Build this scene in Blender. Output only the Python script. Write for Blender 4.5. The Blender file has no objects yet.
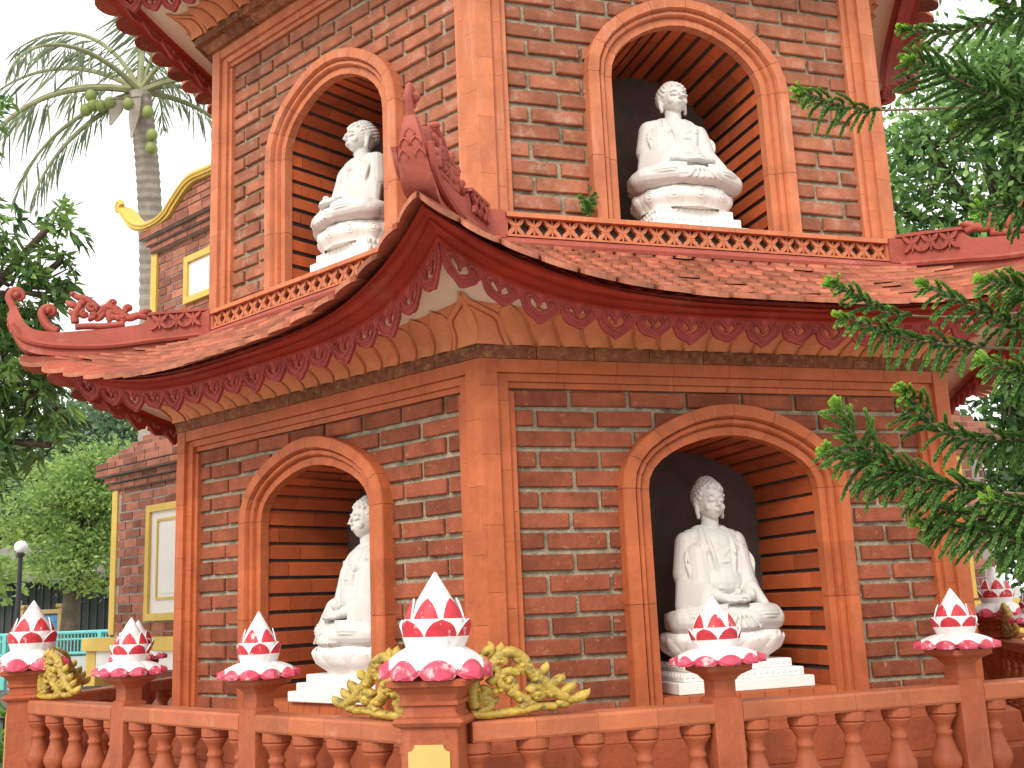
import bpy, math, random
import numpy as np
from mathutils import Vector, Matrix
from mathutils.geometry import tessellate_polygon
random.seed(7); rng = np.random.default_rng(7)
R_ = math.radians; pi = math.pi
sc = bpy.context.scene
COL = sc.collection

# ------------------------------------------------------------------ camera
F_PX, YAW, PIT, ROL = 1075.59, -0.20794, 0.20106, -0.04258
CAM = np.array([0.88093, -5.61450, 1.23517])
Fw = np.array([math.sin(YAW)*math.cos(PIT), math.cos(YAW)*math.cos(PIT), math.sin(PIT)])
Rt0 = np.array([math.cos(YAW), -math.sin(YAW), 0.]); U0 = np.cross(Rt0, Fw)
Rt = Rt0*math.cos(ROL)+U0*math.sin(ROL); Up = -Rt0*math.sin(ROL)+U0*math.cos(ROL)
def at(u, v, d):
    """world point seen at pixel u,v at depth d metres (used to survey where things stand)"""
    return CAM+(Fw+Rt*(u-512)/F_PX+Up*(384-v)/F_PX)*d
cd = bpy.data.cameras.new('camera'); cam = bpy.data.objects.new('camera', cd); COL.objects.link(cam)
M = Matrix.Identity(4)
for i in range(3):
    M[i][0] = Rt[i]; M[i][1] = Up[i]; M[i][2] = -Fw[i]; M[i][3] = CAM[i]
cam.matrix_world = M
cd.sensor_width = 36; cd.lens = F_PX/1024*36; cd.clip_end = 2000; cd.clip_start = .05
sc.camera = cam

# ------------------------------------------------------------------ helpers
def tag(o, label=None, cat=None, group=None, kind=None):
    if label: o['label'] = label
    if cat: o['category'] = cat
    if group: o['group'] = group
    if kind: o['kind'] = kind
    return o
def empty(name, loc=(0, 0, 0), rz=0):
    o = bpy.data.objects.new(name, None); COL.objects.link(o)
    o.location = loc; o.rotation_euler = (0, 0, rz); o.empty_display_size = .1
    return o
class MB:
    def __init__(s): s.v = []; s.f = []; s.t = []; s.m = []; s.tint = .5; s.mi = 0
    def add(s, vs, fs, tint=None, mi=None):
        b = len(s.v); s.v.extend([tuple(map(float, p)) for p in vs])
        for f in fs:
            s.f.append(tuple(b+i for i in f)); s.t.append(s.tint if tint is None else tint); s.m.append(s.mi if mi is None else mi)
    def prism(s, bot, top, **k):
        n = len(bot); s.add(list(bot)+list(top), [tuple(range(n))[::-1], tuple(range(n, 2*n))]+[(i, (i+1) % n, n+(i+1) % n, n+i) for i in range(n)], **k)
    def grid(s, P, closed=False, **k):
        """P: rows of equal length points"""
        n = len(P); m = len(P[0]); vs = [p for r in P for p in r]; fs = []
        for i in range(n-1):
            for j in range(m if closed else m-1):
                a = i*m+j; b = i*m+(j+1) % m
                fs.append((a, b, b+m, a+m))
        s.add(vs, fs, **k)
    def build(s, name, mats, parent=None, smooth=False, recalc=False):
        me = bpy.data.meshes.new(name); me.from_pydata(s.v, [], s.f)
        if not isinstance(mats, (list, tuple)): mats = [mats]
        for m in mats: me.materials.append(m)
        me.polygons.foreach_set('material_index', s.m)
        a = me.attributes.new('tint', 'FLOAT', 'FACE'); a.data.foreach_set('value', s.t)
        me.polygons.foreach_set('use_smooth', [smooth]*len(s.f))
        if recalc:
            import bmesh
            bm = bmesh.new(); bm.from_mesh(me); bmesh.ops.recalc_face_normals(bm, faces=bm.faces); bm.to_mesh(me); bm.free()
        me.update()
        o = bpy.data.objects.new(name, me); COL.objects.link(o)
        if parent: o.parent = parent
        return o
def box(mb, c, d, rz=0, ch=0, **k):
    """box centred at c, size d, optional chamfer"""
    x, y, z = d[0]/2, d[1]/2, d[2]/2
    cs, sn = math.cos(rz), math.sin(rz)
    def T(p): return (c[0]+p[0]*cs-p[1]*sn, c[1]+p[0]*sn+p[1]*cs, c[2]+p[2])
    def ring(a, b, zz): return [T(p) for p in ((-a, -b, zz), (a, -b, zz), (a, b, zz), (-a, b, zz))]
    if not ch: mb.prism(ring(x, y, -z), ring(x, y, z), **k); return
    rs = [ring(x-ch, y-ch, -z), ring(x, y, -z+ch), ring(x, y, z-ch), ring(x-ch, y-ch, z)]
    vs = sum(rs, []); fs = [(3, 2, 1, 0), (12, 13, 14, 15)]
    for r in range(3):
        for i in range(4): fs.append((r*4+i, r*4+(i+1) % 4, r*4+4+(i+1) % 4, r*4+4+i))
    mb.add(vs, fs, **k)
def tube(mb, pts, rad, n=8, flat=1., up=None, cap=True, **k):
    """swept tube along pts; rad scalar/list; flat scales along 'up' direction"""
    pts = [np.array(p, float) for p in pts]; N = len(pts)
    if np.isscalar(rad): rad = [rad]*N
    upv = np.array(up if up is not None else (0.13, .21, .97), float)
    rows = []
    for i in range(N):
        t = pts[min(i+1, N-1)]-pts[max(i-1, 0)]; L = np.linalg.norm(t); t = t/(L if L > 1e-9 else 1)
        a = np.cross(t, upv); la = np.linalg.norm(a)
        if la < 1e-3: a = np.cross(t, (1, 0, 0.1)); la = np.linalg.norm(a)
        a /= la; b = np.cross(a, t)
        rows.append([pts[i]+rad[i]*(a*math.cos(2*pi*j/n)+b*flat*math.sin(2*pi*j/n)) for j in range(n)])
    vs = [p for r in rows for p in r]; fs = []
    for i in range(N-1):
        for j in range(n): a_ = i*n+j; b_ = i*n+(j+1) % n; fs.append((a_, b_, b_+n, a_+n))
    if cap: fs += [tuple(range(n))[::-1], tuple(range((N-1)*n, N*n))]
    mb.add(vs, fs, **k)
def lathe(mb, prof, c=(0, 0, 0), n=20, sx=1, sy=1, **k):
    rows = [[(c[0]+r*sx*math.cos(2*pi*j/n), c[1]+r*sy*math.sin(2*pi*j/n), c[2]+z) for j in range(n)] for r, z in prof]
    vs = [p for r in rows for p in r]; fs = []; N = len(prof)
    for i in range(N-1):
        for j in range(n): a_ = i*n+j; b_ = i*n+(j+1) % n; fs.append((a_, b_, b_+n, a_+n))
    fs += [tuple(range(n))[::-1], tuple(range((N-1)*n, N*n))]
    mb.add(vs, fs, **k)
def sphere(mb, c, r, n=10, m=7, **k):
    if np.isscalar(r): r = (r, r, r)
    rows = []
    for i in range(m+1):
        th = pi*i/m; th = min(max(th, .02), pi-.02)
        rows.append([(c[0]+r[0]*math.sin(th)*math.cos(2*pi*j/n), c[1]+r[1]*math.sin(th)*math.sin(2*pi*j/n), c[2]-r[2]*math.cos(th)) for j in range(n)])
    vs = [p for q in rows for p in q]; fs = []
    for i in range(m):
        for j in range(n): a_ = i*n+j; b_ = i*n+(j+1) % n; fs.append((a_, b_, b_+n, a_+n))
    fs += [tuple(range(n))[::-1], tuple(range(m*n, (m+1)*n))]
    mb.add(vs, fs, **k)
def spline(pts, n=12):
    """Catmull-Rom through pts"""
    P = [np.array(p, float) for p in pts]; P = [2*P[0]-P[1]]+P+[2*P[-1]-P[-2]]; out = []
    for i in range(1, len(P)-2):
        for j in range(n):
            t = j/n; a, b, c, d = P[i-1:i+3]
            out.append(.5*((2*b)+(c-a)*t+(2*a-5*b+4*c-d)*t*t+(3*b-a-3*c+d)*t**3))
    out.append(P[-2]); return out
def copy_tree(o, parent=None):
    c = o.copy(); COL.objects.link(c)
    if parent: c.parent = parent
    for ch in list(o.children): copy_tree(ch, c)
    return c

# ------------------------------------------------------------------ materials
def mat(name, base, rough=.8, tint=(.75, 1.25), hue=0., noise=None, nscale=6, namt=.25, bump=0., bscale=60, spec=.3, extra=None, dirt=None, coord='Object', metallic=0, streak=None):
    m = bpy.data.materials.new(name); m.use_nodes = True; nt = m.node_tree; N = nt.nodes; L = nt.links
    bs = N['Principled BSDF']; bs.inputs['Roughness'].default_value = rough; bs.inputs['Specular IOR Level'].default_value = spec
    bs.inputs['Metallic'].default_value = metallic
    tc = N.new('ShaderNodeTexCoord')
    at_ = N.new('ShaderNodeAttribute'); at_.attribute_name = 'tint'
    mr = N.new('ShaderNodeMapRange'); mr.inputs[3].default_value = tint[0]; mr.inputs[4].default_value = tint[1]
    L.new(at_.outputs['Fac'], mr.inputs[0])
    nz = N.new('ShaderNodeTexNoise'); nz.inputs['Scale'].default_value = nscale; nz.inputs['Detail'].default_value = 8; nz.inputs['Roughness'].default_value = .65
    L.new(tc.outputs[coord], nz.inputs['Vector'])
    m2 = N.new('ShaderNodeMapRange'); m2.inputs[1].default_value = .3; m2.inputs[2].default_value = .7; m2.inputs[3].default_value = 1-namt; m2.inputs[4].default_value = 1+namt
    L.new(nz.outputs['Fac'], m2.inputs[0])
    mu = N.new('ShaderNodeMath'); mu.operation = 'MULTIPLY'; L.new(mr.outputs[0], mu.inputs[0]); L.new(m2.outputs[0], mu.inputs[1])
    vm = N.new('ShaderNodeVectorMath'); vm.operation = 'SCALE'; vm.inputs[0].default_value = base[:3]; L.new(mu.outputs[0], vm.inputs['Scale'])
    out = vm.outputs[0]
    if dirt:   # (colour, scale, threshold, softness, strength)
        col, s_, th, sf, st = dirt
        n2 = N.new('ShaderNodeTexNoise'); n2.inputs['Scale'].default_value = s_; n2.inputs['Detail'].default_value = 10; n2.inputs['Roughness'].default_value = .7
        mp = N.new('ShaderNodeVectorMath'); mp.operation = 'ADD'; mp.inputs[1].default_value = (3.1, 7.7, 1.3); L.new(tc.outputs[coord], mp.inputs[0]); L.new(mp.outputs[0], n2.inputs['Vector'])
        m3 = N.new('ShaderNodeMapRange'); m3.inputs[1].default_value = th; m3.inputs[2].default_value = th+sf; m3.inputs[4].default_value = st; L.new(n2.outputs['Fac'], m3.inputs[0])
        mx = N.new('ShaderNodeMix'); mx.data_type = 'RGBA'; L.new(m3.outputs[0], mx.inputs['Factor']); L.new(out, mx.inputs['A']); mx.inputs['B'].default_value = (*col, 1); out = mx.outputs['Result']
    if streak:   # rain streaks and faded runs: (colour, strength, threshold)
        mpn = N.new('ShaderNodeMapping'); mpn.inputs['Scale'].default_value = (14, 14, 1.3); L.new(tc.outputs[coord], mpn.inputs['Vector'])
        n4 = N.new('ShaderNodeTexNoise'); n4.inputs['Scale'].default_value = 1.6; n4.inputs['Detail'].default_value = 9; n4.inputs['Roughness'].default_value = .72; L.new(mpn.outputs[0], n4.inputs['Vector'])
        m4 = N.new('ShaderNodeMapRange'); m4.inputs[1].default_value = streak[2]; m4.inputs[2].default_value = streak[2]+.16; m4.inputs[4].default_value = streak[1]; L.new(n4.outputs['Fac'], m4.inputs[0])
        mx2 = N.new('ShaderNodeMix'); mx2.data_type = 'RGBA'; L.new(m4.outputs[0], mx2.inputs['Factor']); L.new(out, mx2.inputs['A']); mx2.inputs['B'].default_value = (*streak[0], 1); out = mx2.outputs['Result']
    L.new(out, bs.inputs['Base Color'])
    if bump:
        n3 = N.new('ShaderNodeTexNoise'); n3.inputs['Scale'].default_value = bscale; n3.inputs['Detail'].default_value = 6
        L.new(tc.outputs[coord], n3.inputs['Vector'])
        bp = N.new('ShaderNodeBump'); bp.inputs['Strength'].default_value = bump; bp.inputs['Distance'].default_value = .01
        L.new(n3.outputs['Fac'], bp.inputs['Height']); L.new(bp.outputs[0], bs.inputs['Normal'])
    return m
def leafmat(name, dark, light, trans=.35, rough=.45):
    m = bpy.data.materials.new(name); m.use_nodes = True; nt = m.node_tree; N = nt.nodes; L = nt.links
    bs = N['Principled BSDF']; bs.inputs['Roughness'].default_value = rough; bs.inputs['Specular IOR Level'].default_value = .4
    a = N.new('ShaderNodeAttribute'); a.attribute_name = 'tint'
    mx = N.new('ShaderNodeMix'); mx.data_type = 'RGBA'; mx.inputs['A'].default_value = (*dark, 1); mx.inputs['B'].default_value = (*light, 1)
    L.new(a.outputs['Fac'], mx.inputs['Factor']); L.new(mx.outputs['Result'], bs.inputs['Base Color'])
    tr = N.new('ShaderNodeBsdfTranslucent'); L.new(mx.outputs['Result'], tr.inputs['Color'])
    ms = N.new('ShaderNodeMixShader'); ms.inputs[0].default_value = trans
    L.new(bs.outputs[0], ms.inputs[1]); L.new(tr.outputs[0], ms.inputs[2]); L.new(ms.outputs[0], N['Material Output'].inputs[0])
    return m
BRICK = mat('brick', (.275, .078, .039), .88, (.74, 1.22), nscale=11, namt=.32, bump=.45, bscale=70, dirt=((.42, .24, .13), 34, .60, .07, .7), streak=((.14, .045, .022), .4, .58))
BRICKU = mat('brick_weathered_hazy', (.35, .128, .072), .88, (.78, 1.2), nscale=11, namt=.3, bump=.45, bscale=70, dirt=((.60, .46, .36), 11, .54, .18, .5), streak=((.58, .38, .27), .35, .58))  # weathered, and paler to paint in the upper storey's haze
MORTAR = mat('mortar', (.36, .305, .215), .95, nscale=20, namt=.35, bump=.9, bscale=90, dirt=((.07, .07, .05), 7, .52, .12, .7))
DMORT_SHADE = mat('dark_mortar_void_shade', (.07, .055, .045), .95, nscale=20, namt=.3)  # dark joints; also the painted shade behind the lattice voids
TERRA = mat('terracotta', (.46, .122, .044), .6, (.93, 1.07), nscale=7, namt=.22, bump=.25, bscale=45, dirt=((.27, .062, .03), 6, .57, .12, .55), streak=((.56, .21, .12), .5, .55))
TERRAU = mat('terracotta_faded_hazy', (.54, .178, .082), .6, (.93, 1.07), nscale=7, namt=.2, bump=.25, bscale=45, dirt=((.36, .10, .05), 6, .58, .12, .5), streak=((.66, .33, .22), .55, .53))  # faded, with the upper storey's haze put into the paler tone
LINING = mat('niche_brick', (.50, .110, .036), .7, (.7, 1.2), nscale=8, namt=.15, bump=.2)
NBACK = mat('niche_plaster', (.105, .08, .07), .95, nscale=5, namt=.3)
COURSE = mat('mossy_brick', (.26, .09, .045), .9, (.6, 1.2), nscale=20, namt=.4, bump=.6, bscale=80, dirt=((.36, .24, .08), 40, .52, .1, .7))
PETAL = mat('cornice_orange', (.72, .27, .12), .7, nscale=4, namt=.12, dirt=((.48, .14, .06), 7, .55, .15, .6), streak=((.40, .13, .07), .45, .58))
PGROOVE = mat('cornice_groove', (.42, .11, .045), .8, nscale=6, namt=.2)
SOFFIT = mat('soffit_plaster', (.84, .68, .50), .85, nscale=3, namt=.08, dirt=((.40, .38, .24), 6, .60, .2, .5))
OXIDE = mat('oxide_red', (.38, .042, .022), .5, (.85, 1.15), nscale=6, namt=.25, dirt=((.46, .12, .07), 5, .55, .15, .55), streak=((.20, .03, .025), .5, .56))
LACE = mat('lace_red', (.36, .06, .05), .7, (.7, 1.3), nscale=12, namt=.25, dirt=((.5, .18, .16), 20, .6, .1, .5))
RIDGE = mat('ridge_red', (.38, .088, .062), .6, nscale=6, namt=.2, bump=.2, dirt=((.60, .27, .23), 8, .56, .15, .5))
TILE = mat("roof_tile", (.35, .082, .045), .6, (.60, 1.35), nscale=8, namt=.3, bump=.3, dirt=((.55, .27, .20), 12, .56, .14, .6))
TEDGE = mat("tile_worn_edge", (.42, .15, .085), .65, (.7, 1.25), nscale=15, namt=.3, dirt=((.30, .08, .05), 14, .56, .1, .7))
MARBLE = mat('white_marble', (.88, .86, .82), .5, nscale=5, namt=.03, bump=.06, bscale=70, dirt=((.70, .64, .56), 10, .62, .2, .3))
WPAINT = mat('white_paint', (.78, .76, .75), .5, nscale=14, namt=.05, bump=.4, bscale=50, dirt=((.42, .36, .33), 24, .60, .08, .6))
PINK = mat('pink_paint', (.58, .07, .12), .45, nscale=16, namt=.3, bump=.3, bscale=50, dirt=((.80, .55, .56), 20, .54, .08, .75))
RED = mat('rose_red_paint', (.54, .04, .055), .45, nscale=16, namt=.25, bump=.3, bscale=50, dirt=((.82, .6, .6), 26, .575, .06, .8))
GOLD = mat('gold_paint', (.46, .32, .055), .45, nscale=25, namt=.3, bump=.6, bscale=70, dirt=((.14, .10, .03), 28, .52, .10, .85), spec=.5)
PLAQUE = mat('plaque_yellow', (.55, .41, .13), .6, nscale=6, namt=.1)
BAL = mat('balustrade_clay', (.36, .092, .038), .6, (.85, 1.15), nscale=6, namt=.22, bump=.4, bscale=40, dirt=((.20, .055, .03), 8, .55, .14, .55), streak=((.50, .19, .12), .45, .55))
RAILM = mat('handrail_clay', (.42, .125, .055), .55, (.88, 1.12), nscale=6, namt=.18, bump=.25, dirt=((.60, .36, .28), 9, .57, .13, .55))
FLOORM = mat('terrace_tile', (.52, .22, .13), .7, nscale=5, namt=.2, dirt=((.30, .12, .08), 6, .55, .2, .5))
YELLOW = mat('yellow_trim', (.66, .45, .10), .6, nscale=5, namt=.12, dirt=((.45, .33, .15), 8, .6, .15, .5))
CREAM = mat('window_white', (.80, .76, .72), .6, nscale=4, namt=.04)
OBRICK = mat('old_brick', (.34, .13, .085), .9, (.6, 1.3), nscale=9, namt=.3, bump=.4, dirt=((.32, .26, .22), 6, .55, .2, .5))
OMORT = mat('old_mortar', (.34, .30, .27), .95, nscale=15, namt=.3)

# ------------------------------------------------------------------ tower frame of reference
def facept(a, apo):
    n = (math.cos(R_(a)), math.sin(R_(a))); t = (-n[1], n[0])
    def P(s, off, z): return ((apo+off)*n[0]+s*t[0], (apo+off)*n[1]+s*t[1], z)
    return P
tower = empty('pagoda_tower', (0, 0, 0))
tag(tower, 'six-sided brick pagoda tower with orange corner posts, arched niches and upswept tiled eaves', 'pagoda')
A0 = -60.
def six(o, n=6, start=1):
    """repeat a part of the tower round the other sides"""
    for k in range(start, n):
        c = copy_tree(o, o.parent); c.rotation_euler = (0, 0, R_(60*k))
COS30 = math.cos(R_(30))
PIT_ROW = .0736

class Arch:
    def __init__(s, zb, zs, wo, ho, wi, hi): s.zb, s.zs, s.wo, s.ho, s.wi, s.hi = zb, zs, wo, ho, wi, hi; s.ro, s.ri = .5, .385
    def wh(s, r):
        f = (r-s.ri)/(s.ro-s.ri); return s.wi+(s.wo-s.wi)*f, s.hi+(s.ho-s.hi)*f
    def half(s, z, r):
        w, h = s.wh(r); q = 1-(max(0, z-s.zs)/h)**2
        return w*math.sqrt(q) if q > 0 else 0
    def curve(s, r, nstr=6, narc=22):
        """outline from bottom left, up, over, down to bottom right: (s,z)"""
        w, h = s.wh(r)
        L = [(-w, s.zb+(s.zs-s.zb)*i/nstr) for i in range(nstr)]
        for i in range(narc+1):
            a = pi-pi*i/narc; L.append((w*math.cos(a), s.zs+h*math.sin(a)*(1-.05*math.sin(2*a)**2)))
        L += [(w, s.zs-(s.zs-s.zb)*(i+1)/nstr) for i in range(nstr)]
        return L
LOW = Arch(.80, 1.625, .475, .320, .357, .202)
UPP = Arch(2.60, 3.325, .462, .385, .346, .275)
STW = [(0, .068), (.068, .112), (.112, .138)]; STO = [0, -.017, -.031]; BO = -.046

def make_storey(Rw, arch, z0, zt, brickm, terram, sill_z, shift=0., rowtop=None, depth=.47):
    apo = Rw*COS30; P = facept(A0, apo); H = Rw/2
    rowtop = rowtop or zt-.106
    # mortar sheet with the arched opening
    mb = MB(); hole = arch.curve((arch.ro+arch.ri)/2-.02)
    outer = [(-H+.02, z0), (H-.02, z0), (H-.02, zt), (-H+.02, zt)]
    loop1 = [Vector((a, b, 0)) for a, b in outer]
    hb = [(x, max(z, z0+.02)) for x, z in hole]
    loop2 = [Vector((a, b, 0)) for a, b in hb]
    tris = tessellate_polygon([loop1, loop2]); al = outer+hb
    mb.add([P(x, BO-.015, z) for x, z in al], tris, mi=1)
    # bricks
    rmid = (arch.ro+arch.ri)/2+.005
    row = 0; z1 = rowtop
    rr = random.Random(int(Rw*1000))
    BL = .2175; J = .0175; lo, hi = -H+.125, H-.125
    while z1 > z0+.02:
        za, zb_ = z1-PIT_ROW+J, z1
        s = lo - (.0 if row % 2 == 0 else .118) + rr.uniform(-.012, .012)
        def lim(z): return arch.half(z, rmid)
        while s < hi:
            e = s+BL+rr.uniform(-.006, .006); a, b = max(s, lo), min(e, hi)
            if b-a > .02:
                w0, w1 = lim(za), lim(zb_); segs = []
                if w0 == 0 and w1 == 0: segs = [(a, b, a, b)]
                else:
                    # left of the opening / right of it; ends cut to the arch curve
                    if a < -min(w0, w1): segs.append((a, min(b, -w0), a, min(b, -w1)))
                    if b > min(w0, w1): segs.append((max(a, w0), b, max(a, w1), b))
                tn = rr.random()
                for (a0_, b0_, a1_, b1_) in segs:
                    a0_, b0_ = min(a0_, b0_), b0_
                    if b0_-a0_ < .004 and b1_-a1_ < .004: continue
                    if b0_ < a0_: b0_ = a0_+.0005
                    if b1_ < a1_: b1_ = a1_+.0005
                    c = rr.choice((.003, .0035, .005)); o1 = rr.uniform(-.004, .004); jz = rr.uniform(-.002, .002); tw = rr.uniform(-.003, .003)
                    back = [P(a0_, BO-.025, za+jz), P(b0_, BO-.025, za+jz), P(b1_, BO-.025, zb_+jz), P(a1_, BO-.025, zb_+jz)]
                    mid = [P(a0_, BO-c+o1, za+jz), P(b0_, BO-c+o1, za+jz+tw), P(b1_, BO-c+o1, zb_+jz+tw), P(a1_, BO-c+o1, zb_+jz)]
                    fr = [P(a0_+c, BO+o1, za+c+jz), P(b0_-c, BO+o1, za+c+jz+tw), P(b1_-c, BO+o1, zb_-c+jz+tw), P(a1_+c, BO+o1, zb_-c+jz)]
                    vs = back+mid+fr; fs = [(8, 9, 10, 11)]
                    for q in (0, 4):
                        for i in range(4): fs.append((q+i, q+(i+1) % 4, q+4+(i+1) % 4, q+4+i))
                    mb.add(vs, fs, tint=tn)
            s = e+J+rr.uniform(-.002, .003)
        z1 -= PIT_ROW; row += 1
    w = mb.build('brick_wall', [brickm, MORTAR], tower); six(w)
    # niche frame, short moulded blocks
    mb = MB(); co = arch.curve(arch.ro, 4, 16); ci = arch.curve(arch.ri, 4, 16)
    prof = [(0, -.06), (0, .0), (.03, .006), (.40, .006), (.44, -.006), (.47, -.020), (.50, -.012), (.62, -.010), (.66, -.016), (.69, -.034), (.73, -.030), (.99, -.030), (1, -.07)]
    n = len(co)
    i = 0
    for i in range(n-1):
        tn = random.random(); rows = []
        for q in (0, 1):
            g = .0009 if (i+q) not in (0, n-1) and (i % 2 == q) else 0
            ax, az = co[i+q]; bx, bz = ci[i+q]; ox, oz = co[i+1-q]; px_, pz = ci[i+1-q]
            f = g/max(1e-6, math.hypot(ox-ax, oz-az)); ax += (ox-ax)*f; az += (oz-az)*f; bx += (px_-bx)*f; bz += (pz-bz)*f
            rows.append([P(ax+(bx-ax)*u, h, az+(bz-az)*u) for u, h in prof])
        mb.grid([rows[0], rows[1]], tint=tn)
    mb2 = [P(*((co[k][0]+(ci[k][0]-co[k][0])*u), h-.004, (co[k][1]+(ci[k][1]-co[k][1])*u))) for k in () for u, h in ()]
    # dark joint filler just under the blocks
    rows = [[P(co[k][0]+(ci[k][0]-co[k][0])*u, h-.003, co[k][1]+(ci[k][1]-co[k][1])*u) for u, h in prof[1:-1]] for k in range(n)]
    mb.grid(rows, mi=1)
    fr = mb.build('niche_frame', [terram, DMORT_SHADE], tower, recalc=False); six(fr)
    # niche lining: brick courses running into the depth, back wall, sill
    mb = MB(); dz = arch.zb+.0
    base = arch.curve(arch.ri+.017, 4, 22)
    d0, d1 = -.066, BO-depth
    mb.grid([[P(x, d0, z) for x, z in base], [P(x, d1, z) for x, z in base]], mi=1)
    # courses by arc length from the bottom
    def walk(r):
        L = arch.curve(r, 30, 90); out = [0]
        for k in range(1, len(L)): out.append(out[-1]+math.hypot(L[k][0]-L[k-1][0], L[k][1]-L[k-1][1]))
        return L, np.array(out)
    Li, Si = walk(arch.ri+.005); Lo, So = walk(arch.ri+.019)
    Lx, Lz = np.array([p[0] for p in Li]), np.array([p[1] for p in Li]); Ox, Oz = np.array([p[0] for p in Lo]), np.array([p[1] for p in Lo])
    tot = Si[-1]; nrow = 2*int(round(tot/PIT_ROW/2))+1; pr = tot/nrow
    fr_ = So[-1]/tot
    for k in range(nrow):
        a, b = k*pr+.0105, (k+1)*pr-.0105
        cut = random.uniform(.35, .65) if k % 2 else random.uniform(.1, .3)
        ds = [d0-.001, d0+(d1-d0)*cut-.002, d0+(d1-d0)*cut-.006, d1+.002]
        for (da, db) in ((ds[0], ds[1]), (ds[2], ds[3])):
            tn = random.random(); rows = []
            for dd in (da, db):
                r_ = []
                for s_, X, Z, f in ((a, Ox, Oz, fr_), (a, Lx, Lz, 1), ((a+b)/2, Lx, Lz, 1), (b, Lx, Lz, 1), (b, Ox, Oz, fr_)):
                    S = So if f != 1 else Si
                    r_.append(P(np.interp(s_*f, S, X), dd, np.interp(s_*f, S, Z)))
                rows.append(r_)
            mb.grid(rows, tint=tn)
            mb.add(rows[0], [(0, 1, 2, 3, 4)], tint=tn)
    ln = mb.build('niche_lining', [LINING, DMORT_SHADE], tower); six(ln)
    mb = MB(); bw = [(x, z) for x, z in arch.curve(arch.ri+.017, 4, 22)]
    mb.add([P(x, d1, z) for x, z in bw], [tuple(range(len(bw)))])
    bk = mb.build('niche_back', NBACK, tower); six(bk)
    mb = MB(); ws = arch.half(arch.zs, arch.ri)+.01
    zb0 = arch.zb-.02
    mb.prism([P(-ws, d1, zb0), P(ws, d1, zb0), P(ws, -.05, zb0), P(-ws, -.05, zb0)], [P(-ws, d1, sill_z-.002), P(ws, d1, sill_z-.002), P(ws, -.05, sill_z-.002), P(-ws, -.05, sill_z-.002)], mi=1)
    nb = 7
    for r_, (za, zb_, oo) in enumerate(((sill_z-.044, sill_z, -.024), (sill_z-.09, sill_z-.047, -.036), (zb0, sill_z-.093, -.030))):
        if zb_-za < .01: continue
        for k in range(nb):
            a = -ws+.012+(2*ws-.024)*(k+(.0 if r_ % 2 else .0))/nb; b = -ws+.012+(2*ws-.024)*(k+1)/nb-.003
            mb.prism([P(a, BO-.3, za), P(b, BO-.3, za), P(b, oo, za), P(a, oo, za)], [P(a, BO-.3, zb_), P(b, BO-.3, zb_), P(b, oo-.004, zb_), P(a, oo-.004, zb_)], tint=random.random())
    sl = mb.build('niche_sill', [terram, DMORT_SHADE], tower, recalc=True); six(sl)
    # corner post: stacked blocks in three stepped strips either side of the corner
    mb = MB()
    Pa = facept(-120, apo); Pb = facept(-60, apo)
    def blocks(poly, step, ph, zlo, zhi):
        z = zlo; first = True
        while z < zhi-.001:
            e = min(zhi, (z+ (step*ph if first and ph > 0 else step)*random.uniform(.93, 1.07))); first = False
            if zhi-e < .06: e = zhi
            c = .0011
            mb.prism([(x, y, z+c/2) for x, y in poly], [(x, y, e-c/2) for x, y in poly], tint=random.random())
            z = e
    q = lambda f, s, o: f(s, o, 0)[:2]
    main = [q(Pa, H-STW[0][1], -.06), q(Pa, H-STW[0][1], 0), q(Pb, -H, 0), q(Pb, -H+STW[0][1], 0), q(Pb, -H+STW[0][1], -.06)]
    # two halves meeting at the arris
    inner = ((1-.07/Rw)*0, -Rw+.07)
    # small vertical round on the arris
    blocks([inner, q(Pa, H-STW[0][1], -.06), q(Pa, H-STW[0][1], 0), q(Pa, H-.004, 0), q(Pb, -H+.001, -.001)], .235, 0, z0, zt)
    blocks([q(Pb, -H+.0012, -.001), q(Pb, -H+.004, 0), q(Pb, -H+STW[0][1], 0), q(Pb, -H+STW[0][1], -.06), inner], .235, .5, z0, zt)
    for i in (1, 2):
        a, b = STW[i]; o = STO[i]
        blocks([q(Pb, -H+a+.0005, -.06), q(Pb, -H+a+.0005, o), q(Pb, -H+b, o), q(Pb, -H+b, -.06)], .235, .3*i, z0, zt-STW[i][0])
        blocks([q(Pa, H-b, -.06), q(Pa, H-b, o), q(Pa, H-a-.0005, o), q(Pa, H-a-.0005, -.06)], .235, .35*i, z0, zt-STW[i][0])
    po = mb.build('corner_post', [terram, DMORT_SHADE], tower, recalc=True)
    if Rw > 1.9: po['label'] = 'bright orange corner post of the lower storey'
    six(po)
    # top fascia bands
    mb = MB()
    for i, (zz0, zz1) in enumerate(((zt-.048, zt-.0006), (zt-.078, zt-.049), (zt-.1, zt-.079))):
        e0 = STW[0][1] if i == 0 else STW[i][0]
        nseg = 8
        for k in range(nseg):
            a = -H+e0+.001+(2*(H-e0)-.002)*k/nseg; b = -H+e0+.001+(2*(H-e0)-.002)*(k+1)/nseg-.0015
            o = STO[i]-.003
            mb.prism([P(a, -.06, zz0), P(b, -.06, zz0), P(b, o-.002, zz0), P(a, o-.002, zz0)], [P(a, -.06, zz1), P(b, -.06, zz1), P(b, o, zz1), P(a, o, zz1)], tint=random.random())
    tb = mb.build('top_band', terram, tower, recalc=True); six(tb)

make_storey(2.0, LOW, .70, 2.094, BRICK, TERRA, .885)
make_storey(1.865, UPP, 2.50, 4.075, BRICKU, TERRAU, 2.682)

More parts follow.
